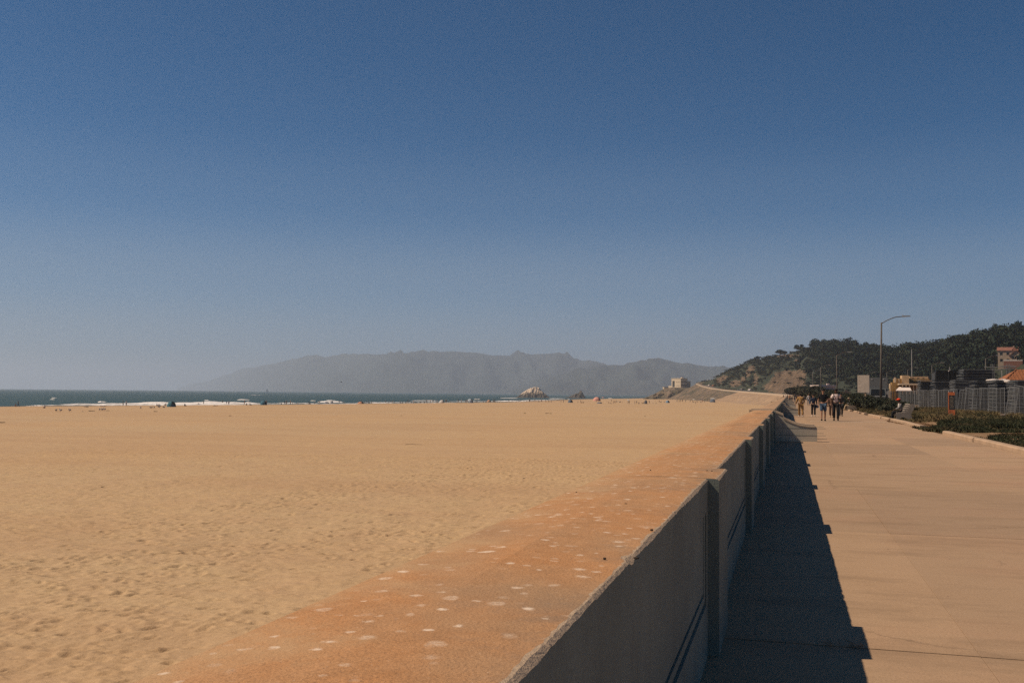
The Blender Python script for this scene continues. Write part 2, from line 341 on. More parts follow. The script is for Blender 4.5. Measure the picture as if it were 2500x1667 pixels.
for i, w_ in enumerate([(90, 700, 989.3, 0.45, 5), (300, 640, 985.8, 1.1, 17), (140, 420, 987.0, .5, 7), (640, 900, 985.6, .3, 6), (860, 1130, 983.2, .35, 8), (1100, 1320, 980.2, .4, 10), (352, 600, 988, 0.5, 9), (480, 600, 983.0, 0.8, 8), (238, 264, 982, 0.7, 5), (580, 606, 976.5, 0.7, 6),
        (500, 512, 978.0, .5, 5), (784, 832, 982, 0.9, 14), (756, 768, 978.5, .5, 5), (806, 814, 977.5, .5, 5), (122, 133, 971.5, .4, 5), (1218, 1300, 978.6, .5, 14),
        (1225, 1258, 972.0, .5, 14), (1280, 1470, 977.4, .7, 20), (1345, 1382, 973.6, .6, 14), (1545, 1590, 975.0, .7, 20), (1010, 1075, 978.5, .4, 12), (690, 720, 984, .3, 6),
        (905, 960, 984, .25, 7), (1100, 1150, 980.5, .25, 10), (130, 136, 975.5, .35, 4), (615, 640, 964.5, .3, 6), (60, 110, 991, .3, 4), (640, 700, 985.5, .25, 6)]):
    wave(*w_, seed=i)

# ------------------------------------------------------------------ promenade
prom = MB(); prom.box((2.63, 330, -0.15), (6.30, 700, 0.28)); prom = prom.build('promenade', M_PROM); tag(prom, kind='structure')
PITCH = 5.17; JY = [0.98+PITCH*k for k in range(-1, 16)]
jx = [-0.44, 1.035, 3.45, 5.74]
smesh = {}
for r in range(len(JY)-1):
    for c_ in range(3):
        w_ = jx[c_+1]-jx[c_]; b = MB(); g = 0.0025; e = 0.0012
        hx, hy = w_/2-g*0.6, PITCH/2-g*3.2
        if c_ not in smesh:
            b.add([(-hx,-hy,-0.03),(hx,-hy,-0.03),(hx,hy,-0.03),(-hx,hy,-0.03),(-hx,-hy,-e),(hx,-hy,-e),(hx,hy,-e),(-hx,hy,-e),(-hx+e,-hy+e,0),(hx-e,-hy+e,0),(hx-e,hy-e,0),(-hx+e,hy-e,0)],
                  [(8,9,10,11)]+[(i,(i+1)%4,4+(i+1)%4,4+i) for i in range(4)]+[(4+i,4+(i+1)%4,8+(i+1)%4,8+i) for i in range(4)])
            smesh[c_] = b.mesh('slab', M_PROM)
        link('slab', smesh[c_], prom, ((jx[c_]+jx[c_+1])/2, JY[r]+PITCH/2, 0.003*((r*7+c_*5) % 3)/3))
b = MB(); b.box((2.63, 37, -0.0125), (6.28, 81.5, 0.02)); tag(b.build('joint_filler', M_JOINT, prom), None)
# pale transverse strip across the walkway
q0, q1 = G(1985, 1033, 0), G(2160, 1031.5, 0)
b = MB(); b.box(((1.2+5.7)/2, q1.y, 0.006), (4.5, 0.6, 0.014)); tag(b.build('pale_strip', M_WCAP, prom))

# ------------------------------------------------------------------ seawall
ZT, XR, XL = 0.98, -0.457, -1.06
wall = empty('seawall', (0, 0, 0), 0, 'long weathered concrete parapet wall with flat rusty orange top beside the promenade', 'wall')
PIL0, PLEN, PPRO = 5.72, 0.80, 0.082
rs = np.random.RandomState(3)
def wall_body(y0, y1, step, mats, xr=XR, chips=True, name='wall_section', seed=0, zbot=-4.6, relief=0.022):
    n = max(2, int(round((y1-y0)/step))+1); yy = np.linspace(y0, y1, n); V = []
    r2 = np.random.RandomState(seed+50)
    ch = 0.009+0.007*np.abs(fbm(yy*1.6, yy*0+seed, 21, 3)) if chips else np.full(n, 0.012)
    if chips:
        for _ in range(int((y1-y0)*1.3)):
            c0 = r2.uniform(y0, y1); ch = np.maximum(ch, r2.uniform(0.012, 0.038)*np.exp(-((yy-c0)/r2.uniform(0.02, 0.09))**2))
    xe = xr+relief
    for i in range(n):
        j = r2.normal(0, 0.0013) if chips else 0; k = ch[i]
        zl = 0.012*float(fbm(yy[i]*0.7, seed, 31, 2))
        V += [(xr, yy[i], zbot), (xr, yy[i], ZT-0.064), (xe, yy[i], ZT-0.063), (xe, yy[i], ZT-k*0.8+j), (xe-k*0.8+j, yy[i], ZT-k*0.22), (xe-k*1.3+j*2, yy[i], ZT-0.001), (xe-0.14, yy[i], ZT+0.003), ((xr+XL)/2, yy[i], ZT+zl),
              (XL+0.14, yy[i], ZT-0.003), (XL+0.012+zl, yy[i], ZT-0.014+zl*.4), (XL, yy[i], ZT-0.10), (XL-0.04, yy[i], zbot)]
    F = grid_faces(n, 12); mi = np.tile([0, 0, 0, 2, 2, 1, 1, 1, 1, 1, 3], n-1)
    me = np_mesh(name, V, F, mats, mi)
    bm = bmesh.new(); bm.from_mesh(me); bm.verts.ensure_lookup_table()
    for base in (0, (n-1)*12):
        try: bm.faces.new([bm.verts[base+i] for i in range(12)])
        except ValueError: pass
    bm.to_mesh(me); bm.free(); me.update()
    return link(name, me, wall)
def panel_relief(y0, y1):                  # raised border, bead and field leave a double groove along the foot and up the ends
    b = MB(); d = 0.0212; zt = ZT-0.045; zg = 0.80
    def bx(p0, p1, r0, r1, dd=d): b.box((XR+dd/2, (p0+p1)/2, (r0+r1)/2), (dd, p1-p0, r1-r0))
    a, c = y0+0.001, y1-0.001
    bx(a, c, 0.0, 0.30); bx(a, c, zg, zt)
    for e0, e1, e2, e3 in ((a, a+0.12, a+0.19, a+0.27), (c-0.12, c, c-0.27, c-0.19)):
        bx(e0, e1, 0.30, zg); bx(e2, e3, 0.335, zg, d*0.9)
    bx(a+0.27, c-0.27, 0.335, 0.375, d*0.9); bx(a+0.34, c-0.34, 0.405, zg)
    return b
mats_near = [M_WFACE, M_WTOP, M_EDGE, M_WTOP2]; mats_far = [M_WFACE, M_WTOP2, M_EDGE, M_WTOP2]
edges = []
openings = [(33.05, 34.75), (75.0, 76.7), (117.5, 119.2), (160, 161.7), (203, 204.7), (246, 247.7), (289, 290.7)]
y = -2.2; k = -1; rel = {}
def in_open(a): return any(o0-0.1 < a < o1+0.1 for o0, o1 in openings)
nodes = [PIL0+PITCH*k for k in range(-2, 62)]
for k, p0 in enumerate(nodes):
    p1 = p0+PLEN; nxt = p0+PITCH
    nearp = p0 < 27
    # pilaster
    if not in_open((p0+p1)/2):
        w_ = wall_body(p0, p1, 0.04 if p0 < 12 else 0.4, mats_near if nearp else mats_far, XR+PPRO, chips=p0 < 12, name='pilaster', seed=k*3+1, relief=0.0)
    segs = [(p1, nxt)]
    for o0, o1 in openings:
        ns = []
        for a, b_ in segs:
            if o1 <= a or o0 >= b_: ns.append((a, b_))
            else:
                if o0 > a: ns.append((a, o0))
                if o1 < b_: ns.append((o1, b_))
        segs = ns
    for a, b_ in segs:
        if b_-a < 0.15: continue
        wall_body(a, b_, 0.03 if a < 9 else (0.08 if a < 17 else 0.5), mats_near if a < 31 else mats_far, XR, chips=a < 17, seed=k*3)
        if a < 60 and b_-a > 2: panel_relief(a, b_).build('panel_moulding', M_WFACE, wall)
# wing walls flanking each stair opening
prof = [(XL-0.22, -0.3), (1.16, -0.3), (1.16, 0.44), (1.10, 0.485), (0.85, 0.495), (0.62, 0.53), (0.40, 0.60), (0.15, 0.72), (-0.12, 0.84), (-0.36, 0.93), (-0.55, 0.985), (XL-0.22, 0.985)]
prof = [(a-0.28 if a > 0 else a*0.9-0.05, b) for a, b in prof]
def wing(yc, idx):
    b = MB(); b.prism(prof, 1, yc-0.13, yc+0.13, 0)
    o = b.build('wing_wall', M_WING, wall)
    cap = MB(); top = prof[3:]
    for i in range(len(top)-1):
        (xa, za), (xb, zb) = top[i], top[i+1]
        cap.add([(xa, yc-0.145, za+0.004), (xa, yc+0.145, za+0.004), (xb, yc+0.145, zb+0.004), (xb, yc-0.145, zb+0.004), (xa, yc-0.145, za-0.035), (xa, yc+0.145, za-0.035), (xb, yc+0.145, zb-0.035), (xb, yc-0.145, zb-0.035)],
                [(0,1,2,3),(4,7,6,5),(0,3,7,4),(1,5,6,2),(0,4,5,1),(3,2,6,7)])
    cap.build('cap', M_WCAP, o)
    if idx < 2:
        g = MB()
        for z_ in (0.20, 0.42):
            g.box(((prof[0][0]+prof[1][0])/2+0.5, yc-0.131, z_), (1.6, 0.006, 0.012))
        g.build('board_mark', M_WFACE, o)
for i, (o0, o1) in enumerate(openings):
    wing(o0-0.14+0.0, 0 if i < 2 else 3); wing(o1+0.14, 1 if i < 1 else 3)
    st = MB()
    for s_ in range(8): st.box((-0.75-0.30*s_, (o0+o1)/2, -0.2-0.17*s_-2.0), (0.30, o1-o0, 4.0))
    st.build('stair_steps', M_WCAP, wall)

# ================================================================== inland ground, kerbs, planting
rs = np.random.RandomState(21); rnd = random.Random(5)
gx = np.concatenate([np.arange(5.77, 20, 0.35), np.geomspace(20, 1600, 40)]); gy = np.concatenate([[-80, -20, 5], np.arange(15, 110, 0.6), np.geomspace(110, 1500, 50)])
XX, YY = np.meshgrid(gx, gy)
ZZ = -0.05 + 0.06*fbm(XX*0.5, YY*0.5, 61, 3)*np.clip((XX-6)/2, 0, 1)*np.clip((200-YY)/80, 0, 1) + np.clip((XX-6.2)/3, 0, 1)*0.10
tag(link('ground', np_mesh('ground', np.stack([XX, YY, ZZ], -1).reshape(-1, 3), grid_faces(len(gy), len(gx)), M_SOIL, smooth=True)), kind='structure')
def kerb(y0, y1, x=5.86, n=1, rough=0.0, hgt=0.15):
    k = tag(empty('kerb', (x, y0, 0)), kind='structure'); k['label'] = 'low sandy concrete kerb along the planting'; L = (y1-y0)/n
    for i in range(n):
        b = MB(); p = [(-0.13, -0.12), (0.13, -0.12), (0.13, hgt-0.005), (0.10, hgt), (-0.09, hgt), (-0.13, hgt-0.035)]
        b.prism(p, 1, i*L+0.008, (i+1)*L-0.008); o = b.build('kerb_stone', M_KERB, k); o.rotation_euler = (0, 0, R_(rnd.uniform(-1, 1)*rough)); o.location = (rnd.uniform(-1, 1)*0.02, 0, rnd.uniform(-1, 0)*0.01)
    return k
kerb(9.0, 41.6, n=5, x=5.88); kerb(49.0, 78.0, n=6, x=5.95, rough=0.3)
for (yy, L, xx) in ((82.5, 2.0, 5.85), (86.5, 2.2, 5.7), (92, 3.0, 5.9), (99, 4, 5.75), (108, 6, 5.9)): kerb(yy, yy+L, xx, 1, 2.0)

def leaves(C, S, mat, name, flat=0.0, up=0.0, seed=0, asp=1.0, N=None):
    r = np.random.RandomState(seed); n = len(C); A = r.normal(size=(n, 3)); A[:, 2] *= (1-flat); A /= np.linalg.norm(A, axis=1)[:, None]
    B = r.normal(size=(n, 3)); B[:, 2] += up*3; B -= (B*A).sum(1)[:, None]*A; B /= np.linalg.norm(B, axis=1)[:, None]
    S = np.broadcast_to(np.asarray(S, float), (n,))[:, None]; C = np.asarray(C)
    V = np.stack([C-A*S*asp-B*S*0.6, C+A*S*asp*0.8-B*S, C+A*S*asp+B*S*0.7, C-A*S*asp*0.7+B*S], 1).reshape(-1, 3)
    me = np_mesh(name, V, np.arange(4*n).reshape(n, 4), mat)
    if N is not None:                        # leaves on the outside of a crown lie along its surface
        N = N+r.normal(0, 0.30, (n, 3)); N /= np.linalg.norm(N, axis=1)[:, None]
        a = me.attributes.new('crown_normal', 'FLOAT_VECTOR', 'POINT'); a.data.foreach_set('vector', np.repeat(N, 4, 0).astype(np.float32).ravel())
    return me
def foliage(name, c1, c2, scale, c3=None, crown=False):
    t = NT(name); c = t.ramp(t.noise(scale, 5, 0.7), [(0.32, c1), (0.62, c2)])
    if c3: c = t.mix(t.ramp(t.noise(scale*0.35, 4, 0.6), [(0.48, 0.0), (0.68, 0.9)]), c, c3)
    if crown: a = t.n.new('ShaderNodeAttribute'); a.attribute_name = 'crown_normal'; t.L(a.outputs['Vector'], t.b.inputs['Normal']); t.b.inputs['Specular IOR Level'].default_value = 0.0
    t.color(c).rough(0.8); return t.mat
M_ICE = foliage('ice_plant', (0.018, 0.026, 0.012), (0.052, 0.058, 0.026), 1.6, (0.085, 0.058, 0.028))
M_GRASS = foliage('dune_grass', (0.075, 0.068, 0.030), (0.13, 0.105, 0.048), 0.9, (0.20, 0.14, 0.07))
M_DRY = foliage('dry_litter', (0.15, 0.085, 0.04), (0.23, 0.14, 0.07), 2.0)
M_SHRUB = foliage('coastal_shrub', (0.018, 0.025, 0.015), (0.040, 0.046, 0.026), 1.2, (0.066, 0.056, 0.032))
M_FOREST = foliage('hill_forest', (0.016, 0.027, 0.019), (0.032, 0.046, 0.030), 0.05, (0.046, 0.052, 0.030), True)
M_TRUNK = simple('bark', (0.09, 0.065, 0.045), 0.9, 0.4, 3.0)
M_STEM = simple('shrub_stem', (0.10, 0.075, 0.05), 0.9)

def blades(pts, hgt, wid, mat, name, seed=0, n=4):
    r = np.random.RandomState(seed); V = []
    pts = np.repeat(np.asarray(pts), n, 0); m = len(pts); a = r.rand(m)*2*np.pi; hh = hgt*(0.5+r.rand(m))*(1.0+0.75*np.clip(fbm(pts[:, 0]*0.55, pts[:, 1]*0.55, 77, 3), -1, 1)); ww = wid*(0.5+r.rand(m))
    ln = r.normal(0, 0.55, (m, 2))*hh[:, None]; d = np.stack([np.cos(a)*ww, np.sin(a)*ww, np.zeros(m)], 1); off = np.concatenate([r.normal(0, 0.06, (m, 2)), np.zeros((m, 1))], 1)
    b = pts+off; tip = b+np.concatenate([ln, hh[:, None]], 1); mid = (b+tip)/2+np.concatenate([ln*-0.1, hh[:, None]*0.12], 1)
    V = np.stack([b-d, b+d, mid+d*0.9, tip, mid-d*0.9], 1).reshape(-1, 3)
    return np_mesh(name, V, np.arange(5*m).reshape(m, 5), mat)
def scatter(n, x0, x1, y0, y1, keep):
    P_ = np.stack([rs.uniform(x0, x1, n), rs.uniform(y0, y1, n)], 1); return P_[keep(P_[:, 0], P_[:, 1])]
def edge_near(y): return 6.12+0.25*vnoise(y*0.9, 3, 71)+0.9*np.clip((36.5-y)/4, 0, 1)*0+np.clip((34-y)*0.12, 0, 1.0)
def k_near(x, y): return (fbm(x*0.55, y*0.4, 78, 3) > -0.42+0.25*(x < 7.0)) & (x > edge_near(y)+np.clip((y-39.2)*1.6, 0, 9)*1.0) & (y < 43.5)
def k_far(x, y): return (fbm(x*0.45, y*0.3, 79, 3) > -0.40) & (x > np.where(y < 49.5, 5.55+0.12*vnoise(y*1.3, 1, 72)+np.clip((44.3-y)*3.5, 0, 9), 6.5+0.7*np.abs(vnoise(y*0.4, 4, 73))+np.clip((y-51)*0.12, 0, 1.6)))
def ground_z(p): return np.interp(p[:, 0], [5.7, 6.2, 9.2], [0.0, -0.02, 0.07])
p = scatter(20000, 6.0, 16, 24, 44, k_near); p = np.column_stack([p, ground_z(p)])
tag(link('ice_plant', blades(p, 0.085, 0.016, M_ICE, 'ice_plant', 1, 5)), 'dark green ice plant mat spilling over the nearest kerb', 'ground cover', kind='stuff')
p = scatter(26000, 5.3, 16, 43.4, 75, k_far); p = np.column_stack([p, ground_z(p)])
tag(link('ice_plant', blades(p, 0.115, 0.022, M_ICE, 'ice_plant', 2, 5)), 'dark green ice plant bank between the bench and the kerb gap', 'ground cover', kind='stuff')
p = scatter(17000, 6.3, 15.5, 60, 118, lambda x, y: fbm(x*0.35, y*0.25, 74, 2) > -0.15); p = np.column_stack([p, ground_z(p)])
tag(link('dune_grass', blades(p, 0.19, 0.018, M_GRASS, 'dune_grass', 3, 4)), 'yellowish low grass growing behind the bench', 'grass', kind='stuff')
p = np.concatenate([scatter(5200, 4.6, 6.6, 24, 41, lambda x, y: (x > 5.75-0.75*np.clip(vnoise(y*0.35, 2, 75)+0.15, 0, 1)) & ((x < 5.72) | (x > 6.02))), scatter(3000, 4.9, 7.2, 46, 74, lambda x, y: (x > 5.8-0.5*np.clip(vnoise(y*0.3, 6, 76)+0.1, 0, 1)) & ((x < 5.8) | (x > 6.1)))])
p = np.column_stack([p, np.full(len(p), 0.004)])
tag(link('dry_litter', blades(p, 0.025, 0.02, M_DRY, 'dry_litter', 4, 2)), 'brown dry plant litter blown against the kerb', 'litter', kind='stuff')

def shrub(x, y, w, h_, label, seed, mat=M_SHRUB, dens=420, leaf=0.055):
    r = np.random.RandomState(seed); e = empty('shrub', (x, y, 0.0), 0, label, 'shrub', 'shrubs along the promenade planting')
    n = int(dens*w*w*max(h_, 0.6)); k = 9; cc = np.column_stack([r.normal(0, w*0.33, k), r.normal(0, w*0.33, k), r.uniform(0.35, 0.8, k)*h_]); i = r.randint(0, k, n)
    d = r.normal(size=(n, 3)); d /= np.linalg.norm(d, axis=1)[:, None]; C = cc[i] + d*(r.rand(n, 1)**0.45)*np.array([w*0.30, w*0.30, h_*0.30]); C[:, 2] = np.abs(C[:, 2])+0.02
    link('foliage', leaves(C, leaf*(0.6+0.8*r.rand(n)), mat, 'foliage', seed=seed), e)
    b = MB()
    for j in range(5): b.cyl((0, 0, 0), tuple(cc[j]), 0.025, 0.008, 5)
    b.build('stem', M_STEM, e); return e
for i, (px, Z, w, h_, lb) in enumerate([(2055, 112, 2.0, 1.1, 'low dark shrub beside the far seated person in a hat'), (2075, 106, 2.2, 1.2, 'rounded dark shrub overhanging the broken kerb'), (2092, 101, 2.6, 1.5, 'dense dark shrub left of the sign post'),
        (2116, 97, 2.4, 1.3, 'dark shrub right of the sign post'), (2135, 93, 2.6, 1.35, 'shrub in front of the tall street lamp base'), (2160, 88, 2.4, 1.2, 'shrub just right of the tall street lamp'),
        (2180, 84, 2.0, 0.95, 'small shrub behind the near bench'), (2040, 140, 3, 1.4, 'far shrub behind the walker with the pale shirt'), (2070, 128, 3.5, 1.9, 'tall far shrub near the fence end'), (2100, 116, 3.2, 1.7, 'tall scraggly shrub behind the sign board'),
        (2010, 210, 6, 2.6, 'bushy clump in front of the white house'), (2028, 190, 5, 2.2, 'bushy clump beside the second street lamp'), (1985, 300, 9, 4.0, 'dark thicket where the promenade meets the hill'), (1962, 400, 12, 5, 'farthest dark thicket at the foot of the hill')]):
    q = P(px, hz(px), Z); far = Z > 180
    shrub(q.x, q.y, w, h_, lb, 100+i, dens=420 if not far else 60, leaf=0.055 if not far else 0.16)

# ================================================================== people
POS = {}
def pose(kind):
    j = dict(pel=((0,0,.96),.125,.10), spi=((0,0,1.14),.12,.09), che=((0,0,1.36),.145,.10), nk=((0,.0,1.50),.052,.052), hb=((0,.02,1.575),.062,.07), hd=((0,.025,1.665),.078,.098), ht=((0,.01,1.735),.055,.07),
             sl=((-.17,0,1.42),.056,.056), sr=((.17,0,1.42),.056,.056), el=((-.24,-.02,1.15),.040,.040), er=((.24,-.02,1.15),.040,.040), wl=((-.26,.06,.91),.028,.026), wr=((.26,.06,.91),.028,.026),
             hl=((-.26,.09,.82),.035,.02), hr=((.26,.09,.82),.035,.02), pl=((-.09,0,.90),.088,.09), pr=((.09,0,.90),.088,.09), kl=((-.1,.02,.50),.058,.06), kr=((.1,.02,.50),.058,.06),
             al=((-.1,-.02,.09),.040,.04), ar=((.1,-.02,.09),.040,.04), tl=((-.11,.14,.035),.04,.03), tr=((.11,.14,.035),.04,.03))
    def S(**k):
        for a, b in k.items(): j[a] = (b, j[a][1], j[a][2])
    if kind == 'walk': S(kl=(-.1,.17,.52), al=(-.1,.24,.09), tl=(-.11,.40,.05), kr=(.1,.03,.5), ar=(.1,-.22,.13), tr=(.11,-.10,.035), el=(-.25,-.12,1.17), wl=(-.27,-.10,.93), hl=(-.27,-.06,.85), er=(.25,.03,1.15), wr=(.25,.20,.97), hr=(.24,.26,.91))
    if kind == 'walkb': S(kr=(.1,.14,.51), ar=(.1,.16,.09), tr=(.11,.32,.05), kl=(-.1,.03,.5), al=(-.1,-.15,.11), tl=(-.11,-.02,.035), er=(.25,-.10,1.17), wr=(.26,-.06,.93), hr=(.26,-.02,.85), el=(-.25,.03,1.15), wl=(-.16,.19,1.05), hl=(-.08,.22,1.03))
    if kind == 'lean': S(pel=(0,-.06,.95), spi=(0,.0,1.13), che=(0,.12,1.31), nk=(0,.20,1.42), hb=(0,.27,1.46), hd=(0,.31,1.53), ht=(0,.32,1.60), sl=(-.17,.13,1.37), sr=(.17,.13,1.37), el=(-.27,.10,1.12), er=(.25,.12,1.10), wl=(-.33,.16,.90), hl=(-.35,.18,.82), wr=(.2,.28,.95), hr=(.18,.34,.9),
                       kl=(-.1,.14,.52), al=(-.1,.20,.09), tl=(-.11,.36,.05), kr=(.1,.0,.5), ar=(.1,-.16,.12), tr=(.11,-.03,.035))
    if kind == 'sit': S(pel=(0,0,.13), spi=(0,-.06,.32), che=(0,-.06,.54), nk=(0,-.02,.68), hb=(0,.02,.755), hd=(0,.03,.845), ht=(0,.02,.915), sl=(-.17,-.05,.60), sr=(.17,-.05,.60), el=(-.24,.12,.42), er=(.24,.12,.42), wl=(-.15,.32,.40), wr=(.15,.32,.40), hl=(-.10,.39,.38), hr=(.10,.39,.38),
                      pl=(-.1,.03,.12), pr=(.1,.03,.12), kl=(-.14,.40,.43), kr=(.14,.40,.43), al=(-.13,.62,.08), ar=(.13,.62,.08), tl=(-.14,.76,.04), tr=(.14,.76,.04))
    if kind == 'lie': S(pel=(0,0,.12), spi=(0,-.18,.12), che=(0,-.40,.13), nk=(0,-.54,.14), hb=(0,-.62,.15), hd=(0,-.71,.16), ht=(0,-.78,.15), sl=(-.17,-.46,.12), sr=(.17,-.46,.12), el=(-.30,-.25,.07), er=(.30,-.25,.07), wl=(-.30,.0,.06), wr=(.30,.0,.06), hl=(-.28,.08,.05), hr=(.28,.08,.05),
                      pl=(-.09,.08,.10), pr=(.09,.08,.10), kl=(-.12,.46,.22), kr=(.11,.50,.07), al=(-.12,.84,.06), ar=(.11,.92,.06), tl=(-.13,.90,.15), tr=(.12,.97,.15))
    if kind == 'bench': S(pel=(0,0,.56), spi=(0,-.04,.74), che=(0,-.02,.96), nk=(0,.04,1.10), hb=(0,.08,1.175), hd=(0,.10,1.265), ht=(0,.09,1.335), sl=(-.18,-.01,1.02), sr=(.18,-.01,1.02), el=(-.24,.10,.80), er=(.24,.10,.80), wl=(-.12,.30,.72), wr=(.14,.30,.70), hl=(-.06,.37,.70), hr=(.09,.37,.68),
                      pl=(-.1,.04,.54), pr=(.1,.04,.54), kl=(-.13,.46,.56), kr=(.13,.46,.55), al=(-.14,.54,.14), ar=(.13,.42,.14), tl=(-.15,.70,.09), tr=(.14,.58,.09))
    return j
EDG = [('pel','spi'),('spi','che'),('che','nk'),('nk','hb'),('hb','hd'),('hd','ht'),('che','sl'),('che','sr'),('sl','el'),('sr','er'),('el','wl'),('er','wr'),('wl','hl'),('wr','hr'),('pel','pl'),('pel','pr'),('pl','kl'),('pr','kr'),('kl','al'),('kr','ar'),('al','tl'),('ar','tr')]
def skin(J, E, root, sub=1, infl=0.0):
    ks = [k for k in J if any(k in e for e in E)]; ix = {k: i for i, k in enumerate(ks)}
    me = bpy.data.meshes.new('tmp'); me.from_pydata([J[k][0] for k in ks], [(ix[a], ix[b]) for a, b in E], [])
    o = bpy.data.objects.new('tmp', me); COL.objects.link(o); o.modifiers.new('s', 'SKIN')
    for k in ks:
        d = me.skin_vertices[0].data[ix[k]]; d.radius = (J[k][1]+infl, J[k][2]+infl); d.use_root = (k == root)
    if sub: m = o.modifiers.new('u', 'SUBSURF'); m.levels = sub; m.render_levels = sub
    dg = bpy.context.evaluated_depsgraph_get(); ev = o.evaluated_get(dg); out = bpy.data.meshes.new_from_object(ev)
    bpy.data.objects.remove(o); bpy.data.meshes.remove(me)
    out.polygons.foreach_set('use_smooth', [True]*len(out.polygons)); return out
def paint(me, J, shorts, sleeves):
    # 0 skin 1 top 2 bottoms 3 shoes 4 hair
    segs = []
    for a, b in EDG:
        m = 1
        if a in ('nk', 'hb', 'hd') : m = 0
        elif b in ('hl', 'hr'): m = 0
        elif b in ('wl', 'wr'): m = 1 if sleeves else 0
        elif b in ('kl', 'kr', 'pl', 'pr'): m = 2
        elif b in ('al', 'ar'): m = 0 if shorts else 2
        elif b in ('tl', 'tr'): m = 3
        segs.append((np.array(J[a][0]), np.array(J[b][0]), m))
    hd = np.array(J['hd'][0]); nk = np.array(J['nk'][0]); updir = (np.array(J['ht'][0])-np.array(J['hb'][0])); updir /= np.linalg.norm(updir)
    for p in me.polygons:
        c = np.array(p.center); best = 9; bm_ = 0
        for a, b, m in segs:
            t_ = np.clip(np.dot(c-a, b-a)/np.dot(b-a, b-a), 0, 1); d = np.linalg.norm(c-a-(b-a)*t_)
            if d < best: best = d; bm_ = m
        if bm_ == 0 and np.linalg.norm(c-hd) < 0.17:
            u = np.dot(c-hd, updir); f = c[1]-hd[1]
            if u > 0.045 or (f < -0.015 and u > -0.06): bm_ = 4
        p.material_index = bm_
    return me
def cloth(name, c, rough=0.85): return simple(name, c, rough, 0.25, 9.0)
CL = {k: cloth('cloth_'+k, v) for k, v in dict(black=(.012,.013,.015), navy=(.02,.028,.05), denim=(.055,.095,.15), white=(.55,.50,.46), pink=(.74,.60,.55), tan=(.30,.17,.06), brown=(.11,.06,.04), grey=(.16,.155,.15), charcoal=(.035,.037,.04), red=(.55,.05,.02),
      teal=(.05,.15,.18), beige=(.42,.32,.21), olive=(.09,.085,.045), blue=(.06,.13,.28), rust=(.30,.10,.045), pale_blue=(.33,.40,.45)).items()}
M_SKIN = simple('skin', (.36, .20, .13), 0.6, 0.12); M_SKIND = simple('skin_deep', (.10, .055, .035), 0.6, 0.12); M_HAIR = simple('dark_hair', (.014, .011, .009), 0.7)
BODY = {}
def body_mesh(kind, shorts, sleeves, sub=1):
    k = (kind, shorts, sleeves, sub)
    if k not in BODY:
        J = pose(kind); me = skin(J, EDG, 'pel', sub); paint(me, J, shorts, sleeves)
        for m in (M_SKIN, CL['grey'], CL['navy'], CL['black'], M_HAIR): me.materials.append(m)
        BODY[k] = me
    return BODY[k]
def dress(o, mats):
    for s_, m in zip(o.material_slots, mats): s_.link = 'OBJECT'; s_.material = m
def person(loc, rz, kind, h_, top, bot, label, group=None, shorts=False, sleeves=False, sk=None, hair=None, shoes=None, cat='person', sub=1):
    me = body_mesh(kind, shorts, sleeves, sub); o = link('person', me, None, loc, (0, 0, rz)); s = h_/1.78; o.scale = (s, s, s)
    dress(o, [sk or M_SKIN, CL[top], CL[bot], CL[shoes or 'black'], hair or M_HAIR]); tag(o, label, cat, group); return o
